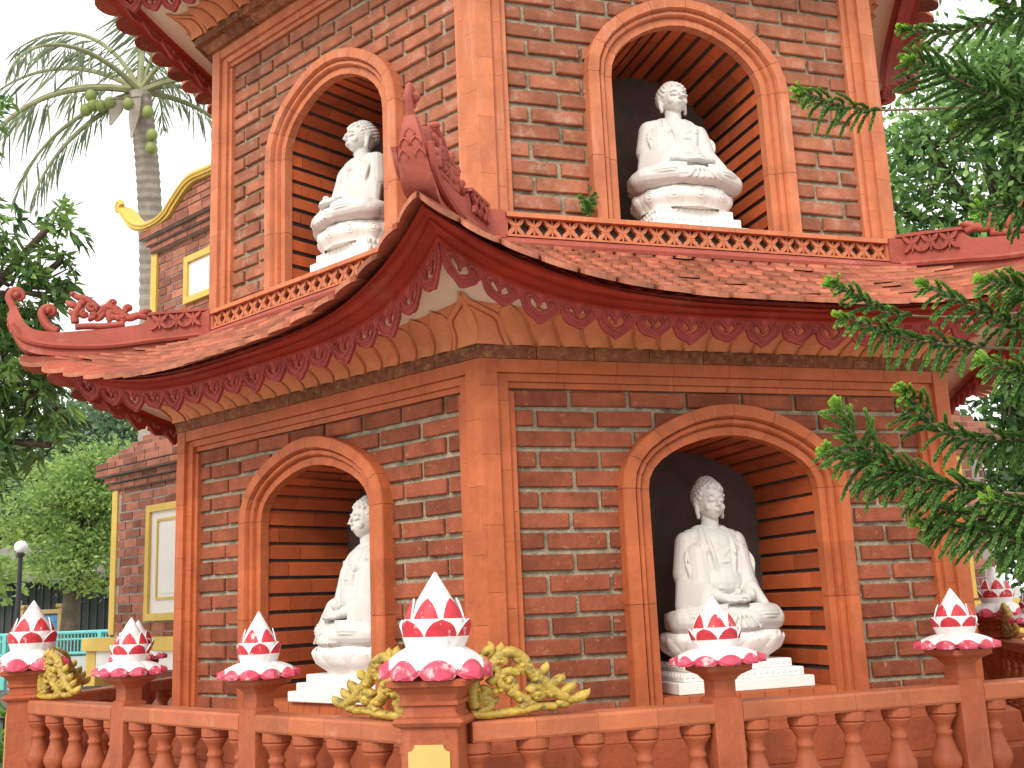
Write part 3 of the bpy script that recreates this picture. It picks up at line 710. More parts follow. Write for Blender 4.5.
# ------------------------------------------------------------------ balustrade
R3 = 2.634; ZR = .919
cor = [np.array((R3*math.cos(R_(-90+60*i)), R3*math.sin(R_(-90+60*i)))) for i in range(6)]   # M,R,B,back..,L at index 5
cor[5] = cor[0]+(cor[5]-cor[0])*.962
bal = empty('balustrade', (0, 0, .5))
tag(bal, 'terracotta balustrade ringing the pagoda with vase balusters, lotus-topped posts and gilded corner scrolls', 'balustrade')
def lotus(rb, rp_, h, hp, parent=None, nbase=8):
    """lotus bud: rb bud radius, rp_ radius of the spread petals, h total height, hp height of the spread ring"""
    mb = MB(); z0 = hp*.75; H = h-z0
    core = [(.62, 0), (.84, .12), (.95, .25), (.95, .38), (.84, .5), (.66, .62), (.45, .75), (.22, .89), (.03, 1.0)]
    lathe(mb, [(r*rb, z0+z*H) for r, z in core], n=20, mi=0)
    cr = lambda z: np.interp(z, [c[1] for c in core], [c[0] for c in core])*rb
    def petal(phi, half, ztop, curl, wob, red=.55):
        nu, nv = 10, 12; rows = []
        for j in range(nv+1):
            v = j/nv; w = half*math.sin(pi*min(1, (.30+.70*v)))**.55 if v < 1 else 0
            w = half*(math.cos(max(0, (v-.45)/.55)*pi/2))**.55*(.8+.2*min(1, v/.45)) if v < 1 else 0.0
            row = []
            for i in range(nu+1):
                u = -1+2*i/nu
                r = cr(v*ztop)*(1.07)+rb*curl*v**3.0 - rb*.10*u*u*(1-v)
                a = phi+u*w; zz = z0+v*ztop*H
                row.append((r*math.cos(a), r*math.sin(a), zz))
            rows.append(row)
        k = int(nv*red)
        mb.grid(rows[:k+1], mi=0); 
        # coloured tip, its lower edge a shallow curve
        mb.grid([[tuple(np.array(p)*np.array((1.0, 1.0, 1))) for p in r] for r in rows[k:]], mi=1)
        # thickness: inner skin
        inn = [[(p[0]*.93, p[1]*.93, p[2]) for p in r] for r in rows]; mb.grid([r[::-1] for r in inn], mi=0)
        rim = [r[0] for r in rows]+[r[-1] for r in rows[::-1]]; rimi = [r[0] for r in inn]+[r[-1] for r in inn[::-1]]
        mb.grid([rim, rimi], mi=1 if False else 0)
    n1 = 6
    for i in range(n1): petal(2*pi*(i+.5)/n1, .50, .70, .13, 0, .70)
    for i in range(n1): petal(2*pi*i/n1, .53, .46, .20, 0, .66)
    # spread petals
    for i in range(nbase):
        ph = 2*pi*(i+.5)/nbase; nu, nv = 10, 12; rt, rbm = [], []
        half = pi/nbase*.93
        for j in range(nv+1):
            v = j/nv; r = rb*.5+(rp_-rb*.5)*v
            w = (rp_*half)*(math.cos(max(0, (v-.55)/.45)*pi/2)**.62 if v < 1 else 0)*min(1, .55+v*.8)
            a_, b_ = [], []
            for q in range(nu+1):
                u = -1+2*q/nu
                zz = hp*(1.25-1.0*v**1.8)+hp*.22*max(0, v-.8)*5*.6-hp*.42*u*u*(.3+v)
                x, y = r, u*w
                a_.append((x*math.cos(ph)-y*math.sin(ph), x*math.sin(ph)+y*math.cos(ph), zz+rb*.16*(1-v*.3)))
                b_.append((x*.985*math.cos(ph)-y*.95*math.sin(ph), x*.985*math.sin(ph)+y*.95*math.cos(ph), max(.0, zz-hp*.30*(1-u*u*.6)*math.sin(pi*min(1, .2+v*.7)))))
            rt.append(a_); rbm.append(b_)
        k = int(nv*.80)
        mb.grid(rt[:k+1], mi=0); mb.grid(rt[k:], mi=2); mb.grid([r[::-1] for r in rbm[:10]], mi=0); mb.grid([r[::-1] for r in rbm[9:]], mi=2)
        rim = [r[0] for r in rt]+[r[-1] for r in rt[::-1]]; ri = [r[0] for r in rbm]+[r[-1] for r in rbm[::-1]]
        nn_ = len(rt); cut_ = int(nv*.72)
        mb.grid([rim[:cut_+1], ri[:cut_+1]], mi=0); mb.grid([rim[cut_:2*nn_-cut_], ri[cut_:2*nn_-cut_]], mi=2); mb.grid([rim[2*nn_-cut_-1:], ri[2*nn_-cut_-1:]], mi=0)
    return mb.build('lotus_finial', [WPAINT, RED, PINK], parent, smooth=True)
def sqlathe(mb, prof, c=(0, 0, 0), ch=.18, **k):
    """square-section turned profile with slightly eased corners"""
    rows = []
    for r, z in prof:
        e = r*ch*.25
        rows.append([(c[0]+x, c[1]+y, c[2]+z) for x, y in ((-r+e, -r), (r-e, -r), (r, -r+e), (r, r-e), (r-e, r), (-r+e, r), (-r, r-e), (-r, -r+e))])
    vs = [p for r in rows for p in r]; n = 8; fs = []
    for i in range(len(prof)-1):
        for j in range(n): a_ = i*n+j; b_ = i*n+(j+1) % n; fs.append((a_, b_, b_+n, a_+n))
    fs += [tuple(range(n))[::-1], tuple(range((len(prof)-1)*n, len(prof)*n))]
    mb.add(vs, fs, **k)
# small post prototype (origin at terrace level z=.5 in bal space)
mb = MB(); w = .047
sqlathe(mb, [(w+.012, 0), (w+.012, .06), (w, .07), (w, ZR-.5+.010), (w-.004, ZR-.5+.014), (w-.012, ZR-.5+.018), (w-.012, ZR-.5+.062), (w-.006, ZR-.5+.070), (w+.002, ZR-.5+.080), (w+.018, ZR-.5+.088), (w+.028, ZR-.5+.094), (w+.029, ZR-.5+.110), (w+.02, ZR-.5+.113)])
pS = mb.build('small_post', BAL, bal); lS = lotus(.067, .138, .205, .034, pS, 10); lS.location = (0, 0, ZR-.5+.112)
# corner post prototype
mb = MB(); w = .080; b0 = ZR-.5
sqlathe(mb, [(w+.015, 0), (w+.015, .06), (w, .07), (w, b0-.004), (w+.014, b0+.002), (w+.021, b0+.012), (w+.014, b0+.022), (w+.002, b0+.026), (w-.006, b0+.036), (w-.006, b0+.052), (w+.004, b0+.056), (w+.004, b0+.066), (w-.002, b0+.07), (w+.002, b0+.084), (w+.016, b0+.100), (w+.030, b0+.106), (w+.032, b0+.120), (w+.022, b0+.124)])
pC = mb.build('corner_pier', BAL, bal); lC = lotus(.088, .155, .285, .062, pC, 8); lC.location = (0, 0, b0+.123)
mb = MB(); pw, ph0, ph1 = .058, .09, b0-.046
out = []
for sx, sz in ((-1, -1), (1, -1), (1, 1), (-1, 1)):
    cx, cz = sx*pw, (ph0 if sz < 0 else ph1); r = .018
    arcp = [(cx-sx*r*math.sin(a), cz-sz*r*math.cos(a)) for a in [q*pi/2/5 for q in range(6)]]
    if sx*sz < 0: arcp = arcp[::-1]
    out += arcp
mb.prism([(x, -w-.0005, z) for x, z in out], [(x, -w-.006, z) for x, z in out])
plq = mb.build('yellow_plaque', PLAQUE, pC, recalc=True)
# baluster prototype
BZ0, BZ1 = .075, ZR-.5-.056
mb = MB(); h = BZ1-BZ0
lathe(mb, [(.040, 0), (.040, .022), (.030, .028), (.024, .045), (.024, .060), (.036, .080), (.046, .100), (.048, .115), (.045, .128), (.035, .150), (.027, .175), (.0235, .192), (.028, .196), (.028, .205), (.023, .209), (.025, .222), (.033, .236), (.043, .250), (.045, .256)], (0, 0, BZ0), n=18)
lathe(mb, [(.041, .2562), (.047, .262), (.047, h)], (0, 0, BZ0), n=18)
pB = mb.build('baluster', BAL, bal, smooth=False)
pB.data.polygons.foreach_set('use_smooth', [len(p.vertices) == 4 and i < 18*18 for i, p in enumerate(pB.data.polygons)])
first = dict(s=True, c=True, b=True)
def put(proto, key, x, y, rz):
    if first[key]: o = proto; first[key] = False
    else: o = copy_tree(proto, bal)
    o.location = (x, y, 0); o.rotation_euler = (0, 0, rz)
    for ch in o.children:
        if ch.name.startswith('lotus'): ch.rotation_euler = (random.uniform(-.03, .03), random.uniform(-.03, .03), random.uniform(0, 6.28) if key == 's' else random.uniform(-.12, .12)); ch.scale = (random.uniform(.96, 1.05),)*2+(random.uniform(.94, 1.04),)
    return o
# gilded scroll, local x along the rail from the pier, z up
GS = [('c', [(.005, .012), (.06, .008), (.14, .012), (.2, .02), (.25, .018)], .012, .010), ('s', .045, .045, .024, 1.2, 3.9, 1, .0125), ('c', [(.02, .03), (.012, .07), (.02, .11), (.005, .15)], .013, .012),
      ('s', .035, .155, .024, 1.15, 2.6, -1, .0125), ('c', [(.03, .185), (.06, .15), (.09, .18), (.125, .192), (.16, .17), (.175, .14), (.20, .105)], .014, .013),
      ('s', .115, .105, .034, 1.3, .6, 1, .0125), ('s', .155, .15, .02, 1.0, 2.6, -1, .011), ('c', [(.115, .075), (.14, .06), (.165, .04), (.15, .02)], .012, .011), ('s', .198, .060, .024, 1.15, 2.9, -1, .0125),
      ('c', [(.2, .105), (.225, .085), (.25, .062), (.285, .04)], .014, .012), ('l', .235, .085, .35, .05, .013), ('l', .265, .060, .30, .05, .012), ('l', .29, .035, .15, .062, .013), ('l', .27, .045, -.5, .04, .012), ('l', .25, .03, -.35, .04, .011),
      ('s', .085, .165, .02, 1.0, -.5, 1, .011), ('b', .145, .048, .013), ('b', .075, .075, .012), ('l', .04, .19, .4, .04, .011), ('l', .21, .12, .8, .035, .010), ('c', [(.06, .10), (.085, .125), (.08, .15)], .011, .010)]
mb = MB(); rg = random.Random(5)
for _ in range(16):
    x = rg.uniform(.02, .24); y = rg.uniform(.03, .19-.55*max(0, x-.09)); GS.append(('l', x, y, rg.uniform(-.6, 2.2), rg.uniform(.025, .042), .010))
for _ in range(10):
    x = rg.uniform(.02, .25); y = rg.uniform(.03, .18-.55*max(0, x-.09)); GS.append(('b', x, y, rg.uniform(.008, .013)))
scrollwork(mb, lambda x, y, d: (x, d, y), GS, depth=.019, up=(0, 1, 0), K=1.3); gS = mb.build('gilded_scroll', GOLD, bal, smooth=True)
fg = True
rail_seen = 0
for i in range(6):
    a, b = cor[i], cor[(i+1) % 6]
    d = (b-a)/np.linalg.norm(b-a); L = np.linalg.norm(b-a); ang = math.atan2(d[1], d[0])
    ctr = R_(-90+60*i)
    pc = put(pC, 'c', a[0], a[1], ctr+pi/2)
    for k in (1, 2):
        q = a+(b-a)*k/3; put(pS, 's', q[0], q[1], ang)
    for k in range(3):
        for j in range(5):
            q = a+(b-a)*(k+.12+.194*j)/3; put(pB, 'b', q[0], q[1], ang)
    for e, (org, sgn) in enumerate(((a, 1), (b, -1))):
        if fg: g = gS; fg = False
        else: g = gS.copy(); COL.objects.link(g); g.parent = bal
        q = org+d*sgn*.090; g.location = (q[0], q[1], b0+.006); g.rotation_euler = (0, 0, ang if sgn > 0 else ang+pi)
        g.scale = (1.04, random.uniform(.95, 1.05), random.uniform(.88, .93))
    for k in range(3):
        p0 = a+(b-a)*k/3+d*(.088 if k == 0 else .047); p1 = a+(b-a)*(k+1)/3-d*(.088 if k == 2 else .047)
        nrm = np.array((-d[1], d[0]))
        mb = MB(); nseg = 4; hw = .048
        for s_ in range(nseg):
            u0, u1 = s_/nseg, (s_+1)/nseg; c = .001 if s_ < nseg-1 else 0
            A_ = p0+(p1-p0)*u0; B_ = p1*u1+p0*(1-u1)-d*c
            def ring(Q): return [(*(Q+nrm*s1), z) for s1, z in ((-hw+.004, b0-.055), (hw-.004, b0-.055), (hw, b0-.048), (hw, b0-.008), (hw-.006, b0), (-hw+.006, b0), (-hw, b0-.008), (-hw, b0-.048))]
            rA, rB = ring(A_), ring(B_); mb.prism(rA, rB, tint=random.random())
        mb.build('handrail', RAILM, bal, recalc=True)
        mb = MB(); c = (p0+p1)/2; box(mb, (c[0], c[1], .0375), (np.linalg.norm(p1-p0), .085, .075), ang, .005); mb.build('bottom_rail', BAL, bal)

# terrace the balustrade stands on
mb = MB(); hexring(mb, .5, 2.78, .42, .499, .004); hexring(mb, .5, 2.70, -.42, .4185)
tag(mb.build('terrace', FLOORM, recalc=True), kind='structure')

# ------------------------------------------------------------------ statues
def capsule(mb, a, b, r0, r1, n=12, fl=(1, 1, 1)):
    a, b = np.array(a, float), np.array(b, float); pts = []; rad = []
    d = (b-a); L = np.linalg.norm(d); d = d/max(L, 1e-6)
    for q in (.99, .8, .5): pts.append(a-d*r0*q); rad.append(r0*math.sqrt(1-q*q))
    for q in (0, .5, 1): pts.append(a+(b-a)*q); rad.append(r0+(r1-r0)*q)
    for q in (.5, .8, .99): pts.append(b+d*r1*q); rad.append(r1*math.sqrt(1-q*q))
    tube(mb, pts, rad, n)
def remesh(name, mb, m, voxel, smooth, parent):
    o = mb.build(name+'_src', m, None)
    md = o.modifiers.new('r', 'REMESH'); md.mode = 'VOXEL'; md.voxel_size = voxel; md.use_smooth_shade = True
    sm = o.modifiers.new('s', 'SMOOTH'); sm.factor = .5; sm.iterations = smooth
    dg = bpy.context.evaluated_depsgraph_get(); dg.update()
    me = bpy.data.meshes.new_from_object(o.evaluated_get(dg)); me.name = name
    src = o.data; bpy.data.objects.remove(o); bpy.data.meshes.remove(src)
    me.materials.clear(); me.materials.append(m)
    n = bpy.data.objects.new(name, me); COL.objects.link(n); n.parent = parent
    return n
def statue_body(parent):
    mb = MB(); S = lambda c, r: sphere(mb, c, r, 18, 12)
    # head
    S((0, 0, .515), (.056, .062, .072)); S((0, -.020, .482), (.043, .043, .046)); S((0, -.028, .452), (.022, .022, .018)); S((0, .012, .578), (.034, .034, .026)); S((0, .008, .545), (.058, .062, .048))
    for k in range(230):   # curls
        z = 1-2*(k+.5)/230; ph = k*2.399963; r = math.sqrt(1-z*z); x, y = r*math.cos(ph), r*math.sin(ph)
        px_, py, pz = x*.0595, .006+y*.064, .53+z*.066
        if z < -.45: continue
        if py < -.022 and pz < .553 and abs(px_) < .05: continue
        if pz > .588 and math.hypot(px_, py-.012) < .034: continue
        sphere(mb, (px_, py, pz), .0078, 7, 5)
    for k in range(46):
        z = (k+.5)/46; ph = k*2.399963; r = math.sqrt(1-z*z); sphere(mb, (r*math.cos(ph)*.036, .012+r*math.sin(ph)*.036, .578+z*.029), .0072, 7, 5)
    for sx in (-1, 1):
        capsule(mb, (sx*.058, .004, .520), (sx*.055, -.002, .462), .0105, .0085, 8); S((sx*.060, .004, .515), (.007, .015, .022)); S((sx*.054, -.004, .452), (.007, .010, .014))
        # brow, eyelid, cheek
        tube(mb, spline([(sx*.008, -.0605, .522), (sx*.022, -.060, .529), (sx*.038, -.050, .522)], 4), .0032, 6)
        tube(mb, spline([(sx*.010, -.060, .508), (sx*.022, -.060, .505), (sx*.035, -.053, .509)], 4), .0028, 6); S((sx*.022, -.053, .510), (.012, .008, .006))
        S((sx*.028, -.042, .482), (.016, .014, .016))
        S((sx*.006, -.067, .488), (.0055, .006, .005))
    tube(mb, [(0, -.063, .520), (0, -.071, .502), (0, -.077, .490), (0, -.066, .486)], [.004, .0055, .007, .004], 8)
    tube(mb, [(-.015, -.056, .4735), (-.006, -.063, .4725), (0, -.0635, .4735), (.006, -.063, .4725), (.015, -.056, .4735)], [.002, .0037, .0035, .0037, .002], 7)
    tube(mb, [(-.011, -.058, .467), (0, -.063, .465), (.011, -.058, .467)], [.002, .0042, .002], 7)
    # neck with creases
    capsule(mb, (0, .006, .40), (0, .002, .465), .036, .033, 16)
    # torso
    for sx in (-1, 1): capsule(mb, (sx*.09, -.02, .30), (sx*.10, -.045, .17), .050, .050, 14)
    S((0, .005, .325), (.115, .080, .085)); S((0, -.005, .25), (.112, .085, .12)); S((0, -.03, .19), (.10, .075, .09)); S((0, 0, .16), (.11, .085, .10)); capsule(mb, (-.085, .015, .362), (.085, .015, .362), .042, .042, 14); capsule(mb, (-.05, .015, .385), (.05, .015, .385), .034, .034, 14)
    S((-.045, -.045, .315), (.045, .028, .035)); S((.045, -.045, .315), (.045, .028, .035))
    for sx in (-1, 1):
        capsule(mb, (sx*.112, .012, .352), (sx*.140, .0, .225), .041, .040, 14)      # upper arm
        capsule(mb, (sx*.140, -.0, .215), (sx*.070, -.120, .140), .037, .025, 14)    # forearm
        capsule(mb, (sx*.075, -.118, .138), (sx*.040, -.140, .130), .021, .018, 12)
        # hanging sleeve falling from forearm to thigh
        for q in range(12):
            f = q/11; x0, y0 = sx*(.145-.05*f), -.01-.085*f
            capsule(mb, (x0, y0, .205-.04*f), (sx*(.175-.045*f), y0-.02, .105), .030, .024, 10)
        tube(mb, spline([(sx*.118, -.020, .335), (sx*.150, -.045, .275), (sx*.140, -.052, .215), (sx*.155, -.055, .15), (sx*.175, -.06, .10)], 5), .0075, 7)
        for q in range(4):   # sleeve creases
            z = .315-.032*q; tube(mb, spline([(sx*.085, -.045+.004*q, z+.012), (sx*.125, -.033, z-.004), (sx*.158, -.008, z-.010)], 4), .0055, 6)
        tube(mb, spline([(sx*.09, -.055, .345), (sx*.118, -.05, .30), (sx*.125, -.055, .262), (sx*.105, -.062, .25), (sx*.09, -.06, .262)], 5), .007, 7)
        # palm and fingers resting in the lap
        S((sx*.020, -.148, .122), (.034, .022, .011))
        for q in range(4):
            y = -.136-.0095*q; z = .130 if sx > 0 else .119
            tube(mb, spline([(sx*.030, y, z), (sx*.008, y-.004, z+.003), (-sx*.016, y-.002, z+.001), (-sx*(.028-.003*abs(q-1)), y, z-.001)], 4), [.0062]*12+[.005], 7)
        tube(mb, spline([(sx*.048, -.142, .132), (sx*.030, -.148, .142), (sx*.010, -.150, .148)], 4), .0062, 7)
        # thigh, knee, shin
        capsule(mb, (sx*.06, .02, .065), (sx*.185, -.070, .058), .060, .052, 16)
        capsule(mb, (sx*.190, -.075, .052), (sx*.05, -.150, .050), .050, .036, 16)
        S((sx*.195, -.06, .045), (.050, .055, .045))
        # robe folds sweeping over the legs
        for q in range(7):
            f = q/6; k = .0055
            pts = [(sx*(.045+.02*f), -.150-.012*f, .105-.075*f), (sx*(.11+.015*f), -.145-.016*math.sin(pi*f), .105-.070*f), (sx*(.180+.02*math.sin(pi*f)), -.105-.01*math.sin(pi*f), .098-.062*f), (sx*(.222+.016*math.sin(pi*f)), -.05, .088-.055*f), (sx*.225, .01, .075-.045*f)]
            tube(mb, spline(pts, 5), k, 6)
        for q in range(4):
            f = q/3; tube(mb, spline([(sx*(.03+.04*f), -.095-.01*f, .150-.012*f), (sx*(.09+.045*f), -.115+.02*f, .125-.015*f), (sx*(.16+.03*f), -.10+.04*f, .108-.012*f)], 4), .005, 6)
        # collar lapel
        tube(mb, spline([(sx*.040, -.012, .405), (sx*.052, -.052, .36), (sx*.048, -.078, .30), (sx*.038, -.082, .24), (sx*.03, -.092, .17)], 5), .009, 8)
        tube(mb, spline([(sx*.060, -.012, .402), (sx*.076, -.050, .345), (sx*.074, -.068, .28), (sx*.064, -.078, .20)], 5), .006, 7)
        for q in range(3): tube(mb, spline([(sx*(.010+.010*q), -.082, .265), (sx*(.012+.012*q), -.088, .215), (sx*(.010+.014*q), -.098, .165)], 4), .004, 6)
    tube(mb, spline([(-.045, -.068, .275), (-.015, -.084, .268), (.015, -.084, .268), (.045, -.068, .275)], 4), .006, 7)
    tube(mb, spline([(-.030, -.072, .318), (0, -.078, .30), (.030, -.072, .318)], 4), .005, 7); S((0, -.080, .296), (.009, .006, .008)); S((0, -.080, .268), (.012, .007, .009))
    S((0, -.005, .030), (.225, .140, .040)); S((0, -.10, .06), (.13, .075, .05)); S((0, -.155, .032), (.10, .030, .030))
    for q in range(5):
        f = q/4-.5; tube(mb, spline([(f*.03, -.160, .090), (f*.07, -.181, .06), (f*.13, -.186, .02)], 4), .005, 6)
    S((0, -.150, .152), (.014, .014, .016))
    return remesh('statue_body', mb, MARBLE, .0030, 1, parent)
def lotus_seat(parent, kind):
    mb = MB(); sx, sy = 1.0, (.78 if kind == 'point' else .82)
    hgt, R0, R1 = (.115, .175, .250) if kind == 'point' else (.135, .20, .235)
    N = 13 if kind == 'point' else 12
    prof = [(R0*.9, 0), (R0, .01), (R0+(R1-R0)*.6, hgt*.35), (R1-.005, hgt*.7), (R1-.012, hgt-.01), (R1-.05, hgt)] if kind == 'point' else [(R0*.8, 0), (R0*.98, .012), (R1-.012, hgt*.4), (R1-.008, hgt*.65), (R1-.03, hgt*.92), (R1-.07, hgt)]
    lathe(mb, prof, n=40, sx=sx, sy=sy)
    cr = lambda z: np.interp(z, [p[1] for p in prof[1:]], [p[0] for p in prof[1:]])
    for layer in (0, 1):
        for i in range(N):
            ph = 2*pi*(i+.5*layer)/N; half = pi/N*(1.02 if layer == 0 else .9); nu, nv = 8, 9; rows = []
            top = hgt*(.98 if layer == 1 else .80) if kind == 'point' else hgt*(.88 if layer == 0 else .96)
            for j in range(nv+1):
                v = j/nv; w = half*(math.cos(max(0, (v-.4)/.6)*pi/2)**(.8 if kind == 'point' else .45) if v < 1 else 0)*(.6+.4*min(1, v/.4)); row = []
                for q in range(nu+1):
                    u = -1+2*q/nu; b = (.016 if layer == 0 else .007)*(1-u*u)*math.sin(pi*min(1, .15+.8*v))+(.008*v**3 if kind == 'point' else 0)
                    r = cr(top*v)+b+.001; a = ph+u*w; row.append((r*sx*math.cos(a), r*sy*math.sin(a), top*v))
                rows.append(row)
            mb.grid(rows)
            if layer == 0:
                tube(mb, [rows[j][0] for j in range(1, nv+1)]+[rows[j][nu] for j in range(nv, 0, -1)], .0028, 5, cap=False)
                if kind != 'point':
                    sp = []
                    for q in range(20):
                        g = q/19; r_ = .034*(1-g*.85); an = g*4.2*pi+1.0; dx, dzz = r_*math.cos(an), r_*math.sin(an)
                        zc = hgt*.48+dzz; rr = cr(zc)+.0175-.25*abs(dx); aa = ph+dx/cr(zc); sp.append((rr*sx*math.cos(aa), rr*sy*math.sin(aa), zc))
                    tube(mb, sp, .003, 5)
    o = mb.build('lotus_seat', MARBLE, parent, smooth=True); return o
def pedestal(parent, hs, ws, beads=True):
    mb = MB(); z = 0
    for k, (h, w_) in enumerate(zip(hs, ws)):
        d = w_*.66; box(mb, (0, 0, z+h/2), (w_, d, h-.001), 0, .003)
        if beads and k > 0:
            nb = int(w_/.024)
            for q in range(nb):
                x = -w_/2+w_*(q+.5)/nb
                sphere(mb, (x, -d/2-.001, z+h-.011), (.0085, .006, .010), 7, 5)
            nd = int(d/.024)
            for q in range(nd):
                y = -d/2+d*(q+.5)/nd
                for s_ in (-1, 1): sphere(mb, (s_*w_/2, y, z+h-.011), (.006, .0085, .010), 7, 5)
        z += h
    return mb.build('pedestal', MARBLE, parent), z
def put_statue(name, a, apo, s, off, z, kind, label, proto=None, sc_=1.0):
    P = facept(a, apo); loc = P(s, off, z)
    st = empty(name, loc, R_(a+90)); bturn = R_(-13) if a < -90 else 0
    tag(st, label, 'statue', 'white statues seated in the arched niches')
    ped, zp = pedestal(st, (.042, .032, .032) if kind == 'point' else (.036, .040, .040), (.56, .50, .43) if kind == 'point' else (.45, .40, .35))
    ls = lotus_seat(st, kind); ls.location = (0, 0, zp-.001); ls.scale = (1, 1, 1) if kind == 'point' else (.92, .92, .78)
    hh = zp+(.098 if kind == 'point' else .082)
    if proto is None: b = statue_body(st)
    else: b = proto.copy(); COL.objects.link(b); b.parent = st
    b.rotation_euler = (0, 0, bturn); b.location = (0, .01, hh); b.scale = (sc_*(.97 if kind == 'point' else 1.14), sc_*(1.15 if kind == 'point' else 1.32), sc_*1.0)
    return b
AP1, AP2 = 2*COS30, 1.865*COS30
b1 = put_statue('seated_statue', -60, AP1, .005, -.25, .8855, 'point', 'white marble meditating statue on a pointed-petal lotus seat in the lower right niche')
put_statue('seated_statue', -120, AP1, .15, -.19, .8855, 'point', 'white marble statue half hidden by the right frame of the lower left niche', b1)
put_statue('seated_statue', -60, AP2, .01, -.19, 2.6825, 'spiral', 'white statue on a spiral-carved lotus seat in the upper right niche', b1, .90)
put_statue('seated_statue', -120, AP2, .03, -.17, 2.6825, 'spiral', 'white statue turned left on a spiral-carved seat in the upper left niche', b1, .90)
#INSERT_BG
# ------------------------------------------------------------------ ground
GZ = -.42
GROUND = mat('pavement', (.36, .34, .31), .9, nscale=.6, namt=.15, bump=.3, bscale=12, dirt=((.20, .19, .16), .8, .5, .2, .6))
mb = MB(); mb.add([(-400, -400, GZ), (400, -400, GZ), (400, 400, GZ), (-400, 400, GZ)], [(0, 1, 2, 3)])
tag(mb.build('ground', GROUND), kind='structure')

# ------------------------------------------------------------------ foliage helpers
class Leaves:
    def __init__(s): s.V = []; s.T = []
    def add(s, c, d, L, W, tint, fold=.25, droop=0.):
        """c base (n,3), d direction (n,3), L length, W width (n)"""
        n = len(c); d = d/np.linalg.norm(d, axis=1, keepdims=True)
        r = rng.normal(size=(n, 3)); side = np.cross(d, r); side /= np.linalg.norm(side, axis=1, keepdims=True)+1e-9
        nm = np.cross(side, d)
        L = np.broadcast_to(L, n)[:, None]; W = np.broadcast_to(W, n)[:, None]
        mid = c+d*L*.45-np.array([0, 0, 1])*droop*L*.08; tip = c+d*L-np.array([0, 0, 1])*droop*L*.35
        l = mid+side*W*.5+nm*W*fold; r_ = mid-side*W*.5+nm*W*fold
        s.V.append(np.stack([c, l, tip, r_], 1)); s.T.append(np.broadcast_to(tint, n))
    def build(s, name, m, parent):
        V = np.concatenate(s.V).astype(np.float32); n = len(V); T = np.concatenate(s.T).astype(np.float32)
        me = bpy.data.meshes.new(name); me.vertices.add(n*4); me.vertices.foreach_set('co', V.reshape(-1))
        me.loops.add(n*6); me.polygons.add(n*2)
        b = (np.arange(n)*4)[:, None]; idx = np.concatenate([b, b+1, b+2, b, b+2, b+3], 1).reshape(-1)
        me.loops.foreach_set('vertex_index', idx.astype(np.int32)); me.polygons.foreach_set('loop_start', np.arange(0, n*6, 3, dtype=np.int32))
        me.update(calc_edges=True); me.materials.append(m)
        a = me.attributes.new('tint', 'FLOAT', 'FACE'); a.data.foreach_set('value', np.repeat(T, 2))
        o = bpy.data.objects.new(name, me); COL.objects.link(o); o.parent = parent; return o
BARK = mat('bark', (.13, .10, .075), .95, nscale=6, namt=.4, bump=1, bscale=25)
def blob_tree(name, label, cat, base, r0, blobs, lm, leafL, leafW, ncl, nper, rcl, droop=.3, group=None, limbs=True, flat=1., dirbias=(0, 0, .2), tintv=(.1, .9), whorl=False):
    """blobs: list of (centre, radii). ncl clumps per cubic metre-ish share"""
    root = empty(name, tuple(base)); tag(root, label, cat, group)
    base = np.array(base, float)
    lv = Leaves(); tb = MB(); tot = sum(b[1][0]*b[1][1]*b[1][2] for b in blobs)
    cen = np.mean([b[0] for b in blobs], axis=0)
    fork = base+(np.array(cen)-base)*np.array([.6, .6, .85])
    tp = spline([base, base*.6+fork*.4+rng.normal(size=3)*.05*r0*5, fork], 6)
    tube(tb, [p-base for p in tp], [r0*(1-.45*i/(len(tp)-1)) for i in range(len(tp))], 10)
    for c, rad in blobs:
        c = np.array(c, float); rad = np.array(rad, float)
        tube(tb, [p-base for p in spline([fork, (fork+c)/2+rng.normal(size=3)*.12*rad.mean(), c], 5)], [r0*.5*(1-.6*i/10) for i in range(11)], 7)
        n = max(4, int(ncl*rad[0]*rad[1]*rad[2]/tot))
        u = rng.normal(size=(n, 3)); u /= np.linalg.norm(u, axis=1, keepdims=True); rr = rng.uniform(.15, 1.08, size=(n, 1))**.45
        C = c+u*rr*rad
        for k in range(n):
            tn = rng.uniform(*tintv)
            if k % 3 == 0: tube(tb, [c-base+(C[k]-c)*.2, c-base+(C[k]-c)*.6+rng.normal(size=3)*.05*rad.mean(), C[k]-base], [r0*.12, r0*.08, r0*.04], 5, cap=False)
            if whorl:
                m_ = nper; ax = u[k]+np.array([0, 0, .3]); d = rng.normal(size=(m_, 3))*.75+ax
                cc = np.repeat(C[k][None], m_, 0)+rng.normal(size=(m_, 3))*rcl*.3
            else:
                m_ = nper; off = rng.normal(size=(m_, 3))*rcl*np.array([1, 1, flat]); cc = C[k]+off; d = off*.8/rcl+rng.normal(size=(m_, 3))*.6
            d = d+np.array(dirbias)
            lv.add(cc-base, d, leafL*rng.uniform(.6, 1.15, m_), leafW*rng.uniform(.7, 1.1, m_), np.clip(tn+rng.normal(size=m_)*.18, 0, 1), .22, droop)
    tb.build('trunk', BARK, root, smooth=True); lv.build('crown', lm, root)
    return root
def pxb(u, v, d, ru, rv, rd=None):
    """an ellipsoid of foliage surveyed at u,v, depth d with radii given as seen"""
    return (at(u, v, d), (ru*d/F_PX, (rd or (ru+rv)/2)*d/F_PX, rv*d/F_PX))
L_MANGO = leafmat('mango_leaf', (.05, .14, .05), (.32, .54, .14), .45, .28)
L_LIGHT = leafmat('light_leaf', (.12, .25, .07), (.42, .58, .17), .45)
L_FAR = leafmat('far_leaf', (.08, .16, .09), (.24, .36, .19), .35)
L_RIGHT = leafmat('broad_leaf', (.045, .14, .045), (.32, .54, .15), .4, .35)
